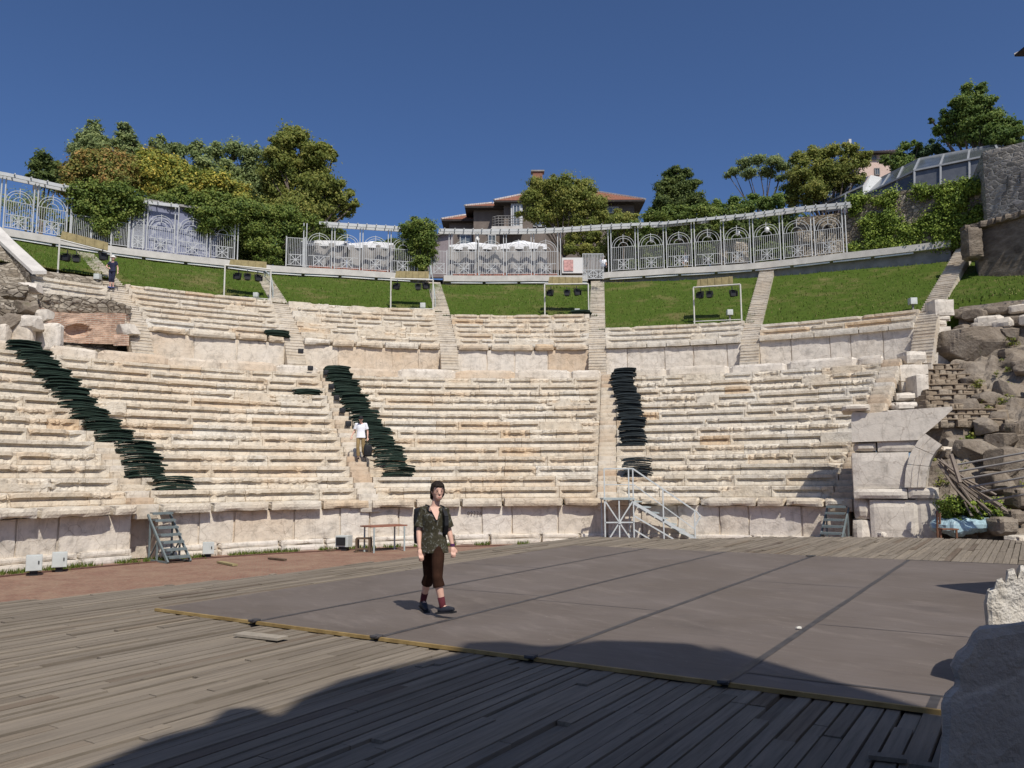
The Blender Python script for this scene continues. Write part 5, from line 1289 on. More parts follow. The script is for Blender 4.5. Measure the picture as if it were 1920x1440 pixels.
for i,(x,y,wp,hp,R,mt,lab) in enumerate([(235,618,42,18,29.3,MG,'grey slab lying on a stub of bricks right of the vault'),(75,592,34,20,28.6,MG,'whitish slab on top of the left rocks'),(40,575,45,22,29,MROCK,'rock heap stone left of the brick vault'),
      (20,545,48,22,30,MRUB,'pale rubble stone under the sloping wall'),(50,538,40,14,30.3,MW,'flat white stone topping the left rubble'),(20,600,46,26,28.5,MROCK,'brown stone at the far left above the seats'),(55,605,50,22,28.2,MW,'pale carved stone above the left slabs'),(5,580,30,24,29,MRUB,'rubble stone at the left frame edge')]):
    p=ring(x,y,R); k=p.y/FPX; P,F=rockbox((wp*k*1.15,wp*k*.8,hp*k*1.25),(12,9,9),.4,.06*hp*k+.02,i+300,2.4,.05); P=facet(P,i+50,12,.62,.9); mb=MB().add(rot(P,rng.uniform(-.3,.3))+np.array(p)+np.array((0,.25,0)),F,.1); tag(mb.build('ruin_stone',mt),lab,'stone','loose stones round the brick vault')
for i,(x0,x1,yt,yb,tn,lab) in enumerate([(0,12,606,650,.3,'tall upright slab at the left frame edge'),(12,59,602,648,.45,'upright pale slab left of the white one'),(60,112,604,650,.0,'upright white slab directly behind the topmost left pads')]):
    mb=MB(); pbox(mb,x0-8*(i==0),x1,yt,yb+8,ring((x0+x1)/2,650,28.3).y,.5,i+70,.2,.03,.08,tn); tag(mb.build('upright_slab',MW),lab,'stone slab','upright slabs below the brick vault')

rng=random.Random(99); proto=[]
for k in range(46):
    t=rng.uniform(tR+.07,tR+.34); R=rng.uniform(19.5,31.2); sz_=rng.uniform(.25,.75)*rng.choice([.6,1,1,1.4])
    P,F=rockbox((sz_*1.3,sz_,sz_*.8),(8,7,6),.45,.03,k,3); P=facet(P,k,11,.6,.9); p=pol(R,t,prof(R)+.12); 
    mb=MB().add(rot(P,rng.uniform(0,6),rng.uniform(-.3,.3))+np.array(p),F); tag(mb.build('bank_rock',MROCK),'small jagged brown rock scattered on the right bank','rock','small rocks scattered on the right bank')
bl=[]
for k in range(40):
    t=rng.uniform(tR+.08,tR+.34); R=rng.uniform(19.5,32); p=pol(R,t,prof(R)+.1); bl.append((tuple(p),rng.uniform(.12,.3)))
V,F,T=leaves(bl,1500,.11,19,0); struct(mk('bank_weeds',V,F,LG['olive'],None,False,T),'stuff')

for k in range(34):
    t=tU[5]+.045+.30*(k%17+rng.uniform(-.3,.3))/17; tier=k//17; R=31.55-.25*(1-tier)+rng.uniform(-.1,.1); sz_=rng.uniform(.45,.85)
    P,F=rockbox((sz_*1.5,.6,sz_*.75),(9,6,6),.3,.03,k+7,3); P=facet(P,k+200,9,.68,.95); p=pol(R,t,8.75+.62*tier+rng.uniform(-.1,.1))
    mb=MB().add(rot(P,-t+rng.uniform(-.2,.2))+np.array(p),F,rng.uniform(.2,.6)); tag(mb.build('edge_stone',rng.choice([MROCK,MROCK,MG])),'rough stone in the low dry stone edge under the right lawn','stone','dry stone edge under the right lawn')
# ================================================================ PROPS
MTAN=plain('tan_cover',(.30,.245,.12),.8,.18,5); MCREAMP=plain('cream_paint',(.58,.56,.50),.5,.08,3); MBOXW=plain('cabinet_grey',(.50,.52,.49),.5,.08,3)
# ---- lighting frames on the lawn
def kwedge(px): 
    for i in range(5):
        a=proj(pol(upR(3),tU[i],upz(3)))[0]; b=proj(pol(upR(3),tU[i+1],upz(3)))[0]
        if a<=px<b: return KTOP[i]
    return 6 if px<300 else 4
spot=None
frames=[((108,517),(206,540),(112,449),(208,474),(117,433),(203,455),[(126,484),(143,486),(192,482)],'tilted lighting frame at the far left with a tan cover'),
 ((422,556),(507,562),(422,497),(508,505),(432,486),(500,491),[(447,519),(464,520),(483,522)],'second lighting frame from the left, at the head of a stairway'),
 ((733,579),(812,580),(733,522),(812,525),(743,508),(804,509),[(745,538),(784,539),(797,537)],'lighting frame left of the central stairway'),
 ((1021,594),(1103,593),(1021,533),(1103,532),(1030,519),(1092,520),[(1033,550),(1063,550),(1081,549)],'cream lighting frame above the top row pads'),
 ((1300,604),(1391,600),(1300,539),(1388,533),(1308,524),(1374,518),[(1314,554),(1330,553),(1373,551)],'lighting frame rightmost of the five on the lawn')]
for fi,(b0,b1,t0,t1,c0,c1,sp,lab) in enumerate(frames):
    K=kwedge((b0[0]+b1[0])/2); Rf=upR(K)+1.0+(.5 if fi==0 else 0)
    p0=ring(b0[0],b0[1],Rf); p1=ring(b1[0],b1[1],Rf); q0=ring(t0[0],t0[1],Rf); q1=ring(t1[0],t1[1],Rf)
    root=thing('lighting_frame',lab,'lighting frame',(p0+p1)/2,'lighting frames on the lawn')
    for a,b in((p0,q0),(p1,q1)): mb=MB(); mb.tube([Vector((b.x,b.y,a.z-.5)),b],.045,6); mb.build('post',MCREAMP,root)
    mb=MB(); mb.tube([q0-Vector((.0,0,0)),q1],.045,6); mb.build('crossbar',MCREAMP,root)
    mb=MB(); mb.tube([p0+Vector((0,0,.03)),p1+Vector((0,0,.03))],.03,6); mb.build('foot_rail',MCREAMP,root)
    u0=ring(c0[0],c0[1],Rf+.1);u1=ring(c1[0],c1[1],Rf+.1); dz=Vector((0,0,-.42)); bk=(Vector((u0.x,u0.y,0)).normalized())*.55
    mb=MB(); P=[u0,u1,u1+dz,u0+dz+(u1-u0)*-.04]; mb.prism(P,bk+Vector((0,0,.12)))
    for k in range(5): a_=u0+(u1-u0)*(k+.5)/5; mb.bar(a_+Vector((0,-.02,.01)),a_+dz*1.02+Vector((0,-.02,0)),.03,.03)
    mb.build('cover',MTAN,root)
    for si,(x,y) in enumerate(sp):
        s_=ring(x,y,Rf-.12); zt=np.interp(x,[t0[0],t1[0]],[q0.z,q1.z])
        lab2='%s black spotlight on the %s'%(['leftmost','middle','rightmost'][si],lab.split(',')[0].replace(' with a tan cover','').replace(' above the top row pads','').replace(' of the five on the lawn',''))
        if spot is None:
            spot=thing('spotlight',lab2,'spotlight',s_,'spotlights hanging on the lighting frames')
            mb=MB(); mb.lathe(s_+Vector((0,0,0)),[(.10,.16),(.15,.10),(.15,-.10),(.12,-.17)],10); mb.box(s_+Vector((0,-.10,-.02)),(.30,.18,.28)); mb.build('housing',MBLACK,spot)
            mb=MB()
            for dx in(-.19,.19): mb.box(s_+Vector((dx,-.2,-.02)),(.02,.2,.30))
            mb.box(s_+Vector((0,-.2,.16)),(.30,.2,.02)); mb.build('barn_doors',MBLACK,spot)
            mb=MB(); mb.bar(s_+Vector((0,0,.1)),s_+Vector((0,0,.42)),.04); mb.bar(s_+Vector((-.17,0,0)),s_+Vector((-.17,0,.22)),.03); mb.bar(s_+Vector((.17,0,0)),s_+Vector((.17,0,.22)),.03); mb.bar(s_+Vector((-.18,0,.22)),s_+Vector((.18,0,.22)),.03); mb.build('yoke',MBLACK,spot)
        else: dup(spot,s_,-th_of(s_)*.6+(si-1)*.35,lab2)
for x,y,sz,lab in [(183,519,11,'small pale box on the leftmost lawn beside the stairway'),(480,553,9,'small weathered box under the second lighting frame'),(793,573,10,'small pale box under the frame left of the central stairway'),(1082,584,10,'small cream box under the cream lighting frame'),(1368,586,11,'small grey box under the rightmost lighting frame'),(1711,565,13,'small white cube at the right end of the lawn')]:
    p=ring(x,y,upR(kwedge(x))+1.15); s_=sz*p.y/FPX; P,F=rockbox((s_,s_,s_),(3,3,3),.08,0); root=thing('junction_box',lab,'box',p-Vector((0,0,s_/2)),'small boxes standing on the lawn')
    mb=MB().add(P+np.array(p),F); mb.build('housing',MBOXW,root); mb=MB(); mb.bar(p-Vector((0,0,s_*.45)),p-Vector((0,0,s_*.5+.5)),.08); mb.build('stand',MCGREY,root)
# hand rails on two upper stairways
for i,(pts,lab) in enumerate([([(497,507),(509,520),(512,545)],'steep grey handrail beside the second upper stairway'),([(806,497),(812,525),(816,562)],'grey handrail rising beside the stairway gap')]):
    P=[ring(x,y,R) for (x,y),R in zip(pts,(RW-.8,RW-3,RW-6.5))]; root=thing('handrail',lab,'handrail',P[-1])
    mb=MB(); mb.tube(P,.03,6); mb.build('rail',MGREY,root)
    for q in P: mb=MB(); mb.tube([q,q-Vector((0,0,1.1))],.03,6); mb.build('post',MGREY,root)
# ---- metal steps
MSTEP=plain('steps_steel',(.15,.178,.178),.5,.15,5)
def metal_steps(label,pos,rz,n_=7,w_=.64):
    root=thing('metal_steps',label,'steps',(0,0,0)); H_=ZP-ZO-.24; dz=H_/n_; run=.21
    for i in range(n_):
        z=H_-dz*(i+1)+.0; y=-.12-run*i
        mb=MB(); mb.box((0,y-run/2,z+dz-.02 if i==0 else z+dz-.02),(w_,run+.02,.035))
        mb.bar((-w_/2,y-run,z+dz-.05),(w_/2,y-run,z+dz-.05),.05); mb.build('tread',MSTEP,root)
    for s in(-1,1):
        mb=MB(); x=s*(w_/2+.03)
        mb.bar((x,-.05,H_-.08),(x,-.12-run*n_,.02),.05,.08)
        mb.bar((x,-.25,0),(x,-.25,H_-.25),.05); mb.bar((x,-run*n_*.55,0),(x,-run*n_*.55,H_*.42),.05); mb.bar((x,-.25,.03),(x,-run*n_-.1,.03),.05)
        mb.bar((x,-.25,.05),(x,-run*n_*.55,H_*.42),.035); mb.build('stringer',MSTEP,root)
    root.location=pos; root.rotation_euler=(0,0,rz); return root
def mst(theta,dx,label): 
    p=pol(RP-.02,theta+dx,ZO); return metal_steps(label,p,-theta)
mst(th_of(ring(296,975,RP)),0,'grey green metal steps leading up to the left stone stairway')
mst(tL[3],-.004,'narrow metal steps between the right podium wall and the marble pier')
# ---- railed platform
Yq=30.0
x0=at(1134,960,Yq).x; x1=at(1188,960,Yq).x; xe=at(1322,1000,Yq).x
root=thing('metal_platform','white metal platform with star braced front, railing and stairs down to the right','platform',(x0,Yq,ZO))
W_=plain('platform_steel',(.50,.53,.52),.5,.1,5)
mb=MB(); mb.box(((x0+x1)/2,Yq+.55,ZP-.02),(x1-x0+.1,1.2,.06)); mb.build('deck',MGREY,root)
for x in(x0,x1):
    for y in(Yq,Yq+1.1): mb=MB(); mb.bar((x,y,ZO),(x,y,ZP-.05 if (x==x0 and y>Yq) else ZP+1.08),.045); mb.build('post',W_,root)
cx_,cz_=(x0+x1)/2,(ZO+ZP)/2
mb=MB()
for k in range(4):
    a=PI*k/4; rx=(x1-x0)/2*(1 if k%2==0 else 1)*(1 if k!=2 else 1); rz_=(ZP-ZO)/2
    dx=rx*(math.copysign(1,math.cos(a)) if abs(math.cos(a))>.1 else 0); dz=rz_*(1 if math.sin(a)>.1 else 0)
    if k==0: dx,dz=rx,0
    mb.bar((cx_-dx,Yq,cz_-dz*.93),(cx_+dx,Yq,cz_+dz*.93),.045)
mb.lathe((cx_,Yq,cz_-.05),[(.07,0),(.07,.1)],8); mb.build('star_brace',W_,root)
mb=MB(); mb.bar((x0,Yq,ZP+1.08),(x1,Yq,ZP+1.08),.05); mb.bar((x0,Yq,ZP+.5),(x1,Yq,ZP+.5),.03); mb.bar((x1,Yq,ZP+1.08),(xe-.25,Yq,ZO+1.2),.05); mb.bar((xe-.25,Yq,ZO+1.2),(xe-.15,Yq,ZO+1.05),.05); mb.bar((xe-.15,Yq,ZO+1.05),(xe-.36,Yq,ZO+.72),.05); mb.bar((x1,Yq,ZP+.52),(xe-.36,Yq,ZO+.6),.035); mb.build('handrail',W_,root)
for f in(.42,.86): x=x1+(xe-x1)*f; zz=ZP+(ZO-ZP)*f; mb=MB(); mb.bar((x,Yq,zz-.1 if f<.8 else ZO),(x,Yq,zz+1.06),.045); mb.build('post',W_,root)
x=x1+(xe-x1)*.42; mb=MB(); mb.bar((x,Yq,ZO),(x,Yq,ZP-.75),.045); mb.build('post',W_,root)
for y in(Yq+.02,Yq+.95): mb=MB(); mb.bar((x1,y,ZP-.15),(xe,y,ZO+.03),.05,.11); mb.build('stringer',W_,root)
mb=MB(); mb.bar((x1,Yq,ZP-.62),(x1+(xe-x1)*.72,Yq,ZO+.0),.05); mb.bar((x1,Yq,ZP-1.12),(x1+(xe-x1)*.38,Yq,ZO+.0),.05); mb.build('brace',W_,root)
for k in range(8): 
    f=(k+.6)/8.4; mb=MB(); mb.box((x1+(xe-x1)*f,Yq+.48,ZP-.0+(ZO-ZP)*f),(.30,.9,.035)); mb.build('tread',MGREY,root)
# ---- small things along the orchestra
def cabinet(label,x0,x1,yt,yb,ledge=0,group='grey cabinets along the plinth'):
    p=onz((x0+x1)/2,yb+4,ZO); Y=p.y; w_=(x1-x0)*Y/FPX; h_=(yb-yt)*Y/FPX
    root=thing('cabinet',label,'cabinet',p,group,-th_of(p)*.5)
    P,F=rockbox((w_*.92,w_*.7,h_),(4,4,4),.04,0); mb=MB().add(P+np.array((0,0,.12+h_/2))+np.array(p),F); o=mb.build('housing',MBOXW,root)
    mb=MB(); mb.box(np.array(p)+np.array((0,-w_*.35-.012,.12+h_/2)),(w_*.84,.02,h_*.9)); mb.build('door',MBOXW,root)
    mb=MB(); mb.box(np.array(p)+np.array((w_*.25,-w_*.35-.03,.12+h_*.55)),(.03,.02,.08)); mb.build('latch',MBLACK,root)
    mb=MB(); mb.box(np.array(p)+np.array((0,0,.06)),(w_*.45,w_*.4,.14)); mb.build('foot',MBLACK,root)
cabinet('grey electrical cabinet at the plinth, left one of the pair',48,77,1046,1075)
cabinet('grey electrical cabinet at the plinth, right one of the pair',97,124,1040,1068)
cabinet('single grey cabinet on the plinth right of the metal steps',379,401,1020,1042)
MRT=plain('table_red',(.26,.11,.07),.5,.12,4); MWD=plain('dark_wood',(.12,.08,.05),.8,.25,6)
a=onz(701,1037,ZO); b=onz(758,1033,ZO); ax=(b-a).normalized(); bk=Vector((-ax.y,ax.x,0))
root=thing('table','rust topped table with slim steel legs standing on the brick','table',(a+b)/2)
zt=at(720,989,a.y).z
mb=MB(); e=.12; mb.prism([a-ax*e+Vector((0,0,zt-ZO)),b+ax*e+Vector((0,0,zt-ZO)),b+ax*e+bk*.75+Vector((0,0,zt-ZO)),a-ax*e+bk*.75+Vector((0,0,zt-ZO))],(0,0,.045)); mb.build('tabletop',MRT,root)
for q in(a,b,a+bk*.65,b+bk*.65): mb=MB(); mb.tube([q,q+Vector((0,0,zt-ZO))],.03,6); mb.build('leg',MGREY,root)
a=onz(668,1036,ZO);w_=24*a.y/FPX
root=thing('stool','low dark wooden stool beside the table','stool',a+Vector((w_/2,.2,0)))
zt=at(680,1010,a.y).z
mb=MB(); mb.box((a.x+w_/2,a.y+w_*.4,zt),(w_*1.1,w_*.8,.05)); mb.build('seat',MWD,root)
for dx in(0,1):
    for dy in(0,1): mb=MB(); mb.bar((a.x+w_*dx,a.y+w_*.72*dy,ZO),(a.x+w_*dx,a.y+w_*.72*dy,zt),.07); mb.build('leg',MWD,root)
mb=MB(); mb.bar((a.x,a.y,ZO+.12),(a.x+w_,a.y,ZO+.12),.05); mb.build('stretcher',MWD,root)
p=onz(641,1033,ZO); w_=26*p.y/FPX; h_=w_*.78
root=thing('stage_monitor','boxy stage floodlight with a dark face lying left of the stool','stage light',p,None,-.25)
q=np.array(p); mb=MB(); mb.box(q+np.array((0,w_*.3,.14+h_/2)),(w_,w_*.7,h_)); mb.build('housing',MBOXW,root)
mb=MB(); mb.box(q+np.array((-.03,-w_*.05-.02,.14+h_/2)),(w_*.7,.03,h_*.72)); mb.build('face',MBLACK,root)
mb=MB(); mb.box(q+np.array((0,w_*.3,.07)),(w_*.6,w_*.5,.13)); mb.build('stand',MBLACK,root)
for i,(x0,y0,x1,y1,lab,w_) in enumerate([(411,1056,441,1062,'loose wooden plank lying on the brick orchestra',.16),(505,1049,535,1052,'thin dark plank lying on the bricks further back',.12),(612,1034,628,1033,'short wooden beam left of the stage floodlight',.15)]):
    a=onz(x0,y0,ZO);b=onz(x1,y1,ZO); mb=MB(); mb.bar(a+Vector((0,0,.04)),b+Vector((0,0,.04)),w_,.05); tag(mb.build('wooden_plank',MWD if i else MTAN),lab,'plank')
for i,(x,y,s_,c,lab) in enumerate([(1497,1179,.05,(.7,.68,.6),'scrap of pale paper on the dance mat'),(1520,1043,.16,(.06,.06,.06),'black cable loop at the rear edge of the mat')]):
    p=onz(x,y,.045); P,F=rockbox((s_*1.5,s_*.6,.02),(5,4,1),.3,.006,i,12); mb=MB().add(rot(P,.4)+np.array(p)+np.array((0,0,.012)),F); tag(mb.build(['paper_scrap','cable_loop'][i],plain('scrap_%d'%i if 0 else ['scrap_paper','cable_rubber'][i],c,.7,.05)),lab,['paper','cable'][i])
for i,(x0,y0,x1,y1,lab) in enumerate([(1628,1416,1700,1424,'short loose board lying on the shaded planks'),(1705,1432,1760,1440,'second loose board in the bottom right corner'),(448,1188,530,1197,'pale patch board nailed over the planks')]):
    a=onz(x0,y0,.03);b=onz(x1,y1,.03); mb=MB(); mb.bar(a,b,.075 if i<2 else .16,.025); tag(mb.build('loose_board',MDECK if i<2 else plain('patch_board',(.30,.26,.205),.85,.15,6)),lab,'board','loose boards on the stage')
# painted digits on the podium
cu=D.curves.new('digits','FONT'); cu.body='09234'; cu.size=.20; cu.extrude=.002; cu.space_character=1.15; to=D.objects.new('tmp',cu); col.objects.link(to)
bpy.context.view_layer.update(); me=D.meshes.new_from_object(to.evaluated_get(bpy.context.evaluated_depsgraph_get())); D.objects.remove(to)
pw=[o for o in D.objects if o.name.startswith('podium_wall') and o.get('label','').startswith('central')][0]
p=ring(876,966,RP+.09); MTXT=plain('digit_paint',(.07,.05,.04),.8,.2,9); me.materials.append(MTXT)
o=D.objects.new('painted_digits',me); col.objects.link(o); o.parent=pw; o.location=p-pw.location; o.rotation_euler=(PI/2,0,-th_of(p))
# ---- seat pads
n=NT('pad_green',.75,.25); c=n.ramp(n.isl(),[(0,(.010,.022,.015)),(1,(.020,.038,.026))]); n.color(n.ramp(n.noise(3,3),[(.3,(.009,.019,.013)),(.7,(.020,.038,.026))])); n.bump(n.noise(20,3),.3,.01); MPAD=n.m
n=NT('pad_black',.7,.3); n.color(n.ramp(n.noise(3,3),[(.3,(.010,.015,.017)),(.7,(.022,.030,.033))])); n.bump(n.noise(20,3),.3,.01); MPADB=n.m
def pad_mesh(name,L,mat,seed):
    V=[];F=[];nx=10; pr=[(-.2,0),(-.21,.024),(-.18,.051),(.18,.051),(.21,.024),(.2,0)]
    for i in range(nx+1):
        x=(i/nx-.5)*L; dr=.05*(1-(2*i/nx-1)**2)*1.0
        for y,z in pr: V.append((x+.01*n3(i,y*9,seed),y*(1-.04*(i in(0,nx))),z+dr-.05+.006*n3(i*.9,y*5,seed)))
    m=len(pr)
    for i in range(nx):
        for k in range(m): F.append((i*m+k,i*m+(k+1)%m,(i+1)*m+(k+1)%m,(i+1)*m+k))
    F.append(tuple(range(m))); F.append(tuple(nx*m+k for k in range(m))[::-1])
    o=mk(name,V,F,mat,None,False,None,(0,0,0)); return o.data,o
pads=[pad_mesh('seat_pad',1.20,MPAD,1),pad_mesh('seat_pad',1.16,MPAD,5),pad_mesh('seat_pad',1.10,MPADB,9)]
used=[False]*3
stacks=[]
A=[(46,650,6),(65,665,6),(79,685,7),(98,702,5),(115,725,6),(136,741,5),(146,760,6),(166,780,5),(190,800,7),(213,825,7),(252,845,6),(266,870,6),(274,895,6),(327,917,6)]
B=[(633,690,4),(637,703,5),(648,717,4),(650,733,5),(662,755,7),(668,768,4),(684,781,5),(691,798,5),(707,821,8),(712,834,6),(728,856,7),(733,874,6),(747,893,7)]
C=[(1170,700,5),(1167,715,5),(1169,730,6),(1174,744,6),(1178,758,6),(1179,772,6),(1182,786,6),(1186,803,6),(1186,820,6),(1187,836,6),(1196,891,11)]
E_=[(519,631,5),(577,737,4),(1089,605,4)]
ordn=['topmost','second','third','fourth','fifth','sixth','seventh','eighth','ninth','tenth','eleventh','twelfth','thirteenth','lowest']
def ords(i,n_): return 'lowest' if i==n_-1 else ordn[i]
for L_,nm,gp,kind in((A,'pile of seat pads down the left stairway','seat pads piled down the left stairway',0),(B,'pile of seat pads beside the man','seat pads piled beside the man on the stairway',0),(C,'pile of seat pads above the metal platform','black seat pads piled above the platform',2)):
    for i,(x,y,m) in enumerate(L_): stacks.append((x,y,7 if kind==0 else (m+2 if i<10 else m),'%s seat pad in the %s %s'%('black' if kind==2 else 'dark green',ords(i,len(L_)),nm),gp,kind,(14-i if (kind==0 or i<10) else 2)))
for (x,y,m),nm in zip(E_,['dark green seat pad in the lone pile on the upper rows, left','dark green seat pad in the lone pile beside the middle stairway','dark seat pad in the pile on the top row under a lighting frame']): stacks.append((x,y,m,nm,'seat pads in lone piles',0,y<650))
rng=random.Random(61)
for x,y,m,lab,gp,kind,upper in stacks:
    best=None
    if x==1089: ks=[(upR(KTOP[2])+.25,upz(KTOP[2]))]
    elif upper is True: ks=[(upR(k)+.25,upz(k)) for k in range(0,7)]
    elif upper is False: ks=[(rowR(k)+.25,rowz(k)) for k in range(1,15)]
    else: ks=[(rowR(upper)+.25,rowz(upper))]
    for R,z in ks:
        p=ring(x,y,R); d_=abs(proj(pol(R-.2,th_of(p),z))[1]-y)
        if best is None or d_<best[0]: best=(d_,R,z,th_of(p))
    _,R,z,t=best
    for j in range(m):
        kk=kind if kind==2 else rng.choice([0,1])
        loc=pol(R+rng.uniform(-.05,.05),t+rng.uniform(-.08,.08)/R,z+.055+j*.063)
        if not used[kk]: o=pads[kk][1]; used[kk]=True
        else: o=D.objects.new('seat_pad',pads[kk][0]); col.objects.link(o)
        o.location=loc; o.rotation_euler=(rng.uniform(-.02,.02),rng.uniform(-.03,.03),-t+rng.uniform(-.07,.07)); tag(o,lab,'seat pad',gp)
for i in range(3):
    if not used[i]: D.objects.remove(pads[i][1])
# dark floor fixtures down the middle stairway (small footlights)
foot=None
for i,(x,y) in enumerate([(583,693),(565,661),(612,701),(622,727),(632,748),(643,772),(654,797)]):
    p=low_pt(x,y) if y>680 else up_pt(x,y); P,F=rockbox((.26,.2,.24),(3,3,3),.15,0); mb=MB().add(rot(P,-th_of(p))+np.array(p)+np.array((0,-.12,.05)),F)
    tag(mb.build('step_light',MBLACK),['step light at the head of the middle stairway','step light just above the tier walkway','step light on the first visible step beside the pads','black step light beside the fourth pad pile','black step light beside the fifth pad pile','black step light beside the seventh pad pile','black step light just above the man in white'][i],'step light','black step lights along the middle stairway')
# ================================================================ PEOPLE
def remesh(o,vox,it=4):
    m=o.modifiers.new('r','REMESH'); m.mode='VOXEL'; m.voxel_size=vox; m.use_smooth_shade=True
    s_=o.modifiers.new('s','SMOOTH'); s_.iterations=it; s_.factor=.5
    bpy.context.view_layer.update(); dg=bpy.context.evaluated_depsgraph_get()
    me=D.meshes.new_from_object(o.evaluated_get(dg)); o.modifiers.clear(); old=o.data; o.data=me; D.meshes.remove(old)
    return o
def ell(mb,rings,n=16,rz=0):
    V=[];F=[];ca,sa=math.cos(rz),math.sin(rz)
    for (x,y,z,rx,ry,*t) in rings:
        tl=t[0] if t else 0
        for k in range(n):
            a=2*PI*k/n; u=rx*math.cos(a); v=ry*math.sin(a); V.append((x+u*ca-v*sa,y+u*sa+v*ca,z+tl*math.sin(a)))
    m=len(rings)
    for i in range(m-1):
        for k in range(n): F.append((i*n+k,i*n+(k+1)%n,(i+1)*n+(k+1)%n,(i+1)*n+k))
    F.append(tuple(range(n-1,-1,-1))); F.append(tuple((m-1)*n+k for k in range(n)))
    mb.add(V,F)
def ball(mb,c,r,M=None,n=10):
    rr=r if hasattr(r,'__len__') else (r,r,r); V=[];F=[]; m=n//2+3
    for i in range(m):
        a=PI*(i+.02)/(m-1+.04)
        for k in range(n):
            b=2*PI*k/n; v=Vector((rr[0]*math.sin(a)*math.cos(b),rr[1]*math.sin(a)*math.sin(b),rr[2]*math.cos(a)))
            if M is not None: v=M@v
            V.append(tuple(Vector(c)+v))
    for i in range(m-1):
        for k in range(n): F.append((i*n+k,(i+1)*n+k,(i+1)*n+(k+1)%n,i*n+(k+1)%n))
    F.append(tuple(range(n))); F.append(tuple((m-1)*n+k for k in range(n))[::-1]); mb.add(V,F)
MSKIN=plain('skin',(.60,.36,.27),.55,.06,8,0,.35)
def person(label,base,J,cl,face=0.0,nod=0.0,S=1.0,vox=.009,hand=True,group=None,female=False):
    """J: joints in metres (x right in the picture, y away, z up) ; face: heading (0 = towards the viewer, + = picture right)"""
    B=Vector(base); root=thing('person',label,'person',base,group)
    j={k:Vector(v)*S+B for k,v in J.items()}; s=S
    fx=Vector((math.sin(face),-math.cos(face),0)); Mh=(Matrix.Rotation(face,3,'Z')@Matrix.Rotation(nod,3,'X'))
    sh=(j['shR']-j['shL']); rz=math.atan2(sh.y,sh.x); hp=(j['hipR']-j['hipL']); rh=math.atan2(hp.y,hp.x)
    mS=(j['shL']+j['shR'])/2; mH=(j['hipL']+j['hipR'])/2
    def lerp(f): return mH+(mS-mH)*f
    mb=MB(); wS=sh.length/2; 
    R=[]
    for f,rx,ry in((-.10,.12,.09),(.0,.165,.115),(.25,.140,.095),(.45,.130,.09),(.75,.145,.10),(.93,.135,.085),(1.03,.09,.07),(1.12,.055,.055)):
        p=lerp(f); R.append((p.x,p.y,p.z,rx*s,ry*s))
    ell(mb,R,16,rz)
    hd=j['head']; ball(mb,hd,(.077*s,.095*s,.118*s),Mh,14)
    def hl(x,y,z): return hd+Mh@Vector((x*s,y*s,z*s))
    ball(mb,hl(0,-.062,-.07),(.045*s,.045*s,.05*s),Mh,10)          # jaw
    mb.tube([hl(0,-.085,.02),hl(0,-.108,-.022),hl(0,-.096,-.03)],[.010*s,.016*s,.014*s],6)
    for sx in(-1,1): ball(mb,hl(sx*.078,.005,-.005),(.012*s,.025*s,.032*s),Mh,8)
    mb.tube([mS+(hd-mS)*.02,hl(0,.02,-.08)],[.058*s,.05*s],10)
    fingers=[]
    for sd_ in('L','R'):
        a,b,c,h=j['sh'+sd_],j['el'+sd_],j['wr'+sd_],j['ha'+sd_]
        mb.tube([mS+(a-mS)*.75,a,a+(b-a)*.3,b,b+(c-b)*.3,c],[.05*s,.052*s,.046*s,.037*s,.038*s,.024*s],10)
        d_=(h-c); L=d_.length; d_.normalize(); side=d_.cross(fx).normalized() if d_.cross(fx).length>.1 else Vector((1,0,0)); nrm=side.cross(d_)
        mp=c+d_*L*.28
        ball(mb,mp,(.024*s,.036*s,L*.30),Matrix((nrm,side,d_)).transposed(),8)
        if hand:
            for q,(o_,ln) in enumerate([(-.027,.42),(-.009,.50),(.010,.47),(.027,.38)]):
                r0=c+d_*L*.50+side*o_*s; r1=r0+d_*L*ln*.55+nrm*.004*s; r2=r0+d_*L*ln+nrm*(-.018-.006*q)*s
                mb.tube([r0-d_*.02*s,r0,r1,r2],[.0095*s,.0095*s,.0088*s,.0075*s],6)
            th_=c+d_*L*.22-side*.030*s; mb.tube([th_,th_-side*.022*s+d_*L*.18,th_-side*.022*s+d_*L*.40-nrm*.012*s],[.012*s,.011*s,.009*s],6)
        hi,k_,an,to=j['hip'+sd_],j['kn'+sd_],j['an'+sd_],j['to'+sd_]
        mb.tube([hi+Vector((0,0,.03*s)),hi+(k_-hi)*.35,k_,k_+(an-k_)*.3,an],[.085*s,.078*s,.052*s,.054*s,.036*s],12)
        f_=to-an; hl_=an-Vector((f_.x,f_.y,0))*.25; mb.tube([Vector((hl_.x,hl_.y,an.z-.03*s)),an+f_*.35+Vector((0,0,-.01*s)),to],[.034*s,.036*s,.022*s],8)
    body=mb.build('body',MSKIN,root); remesh(body,vox*s)
    # face marks
    MEY=D.materials.get('eye_dark') or plain('eye_dark',(.03,.02,.018),.3,.1); MLP=D.materials.get('lips') or plain('lips',(.42,.17,.14),.5,.1)
    for sx in(-1,1):
        mb=MB(); ball(mb,hl(sx*.030,-.086,.012),(.010*s,.006*s,.0055*s),Mh,8); mb.build('eye',MEY,root)
        mb=MB(); mb.bar(hl(sx*.016,-.0885,.032),hl(sx*.042,-.080,.033),.005*s,.004*s); mb.build('eyebrow',MEY,root)
    mb=MB(); ball(mb,hl(0,-.100,-.066),(.022*s,.008*s,.008*s),Mh,8); mb.build('mouth',MLP,root)
    # hair
    mb=MB(); hr=cl['hair']
    ball(mb,hl(0,.022,.034),(.084*s,.094*s,.098*s),Mh,14)
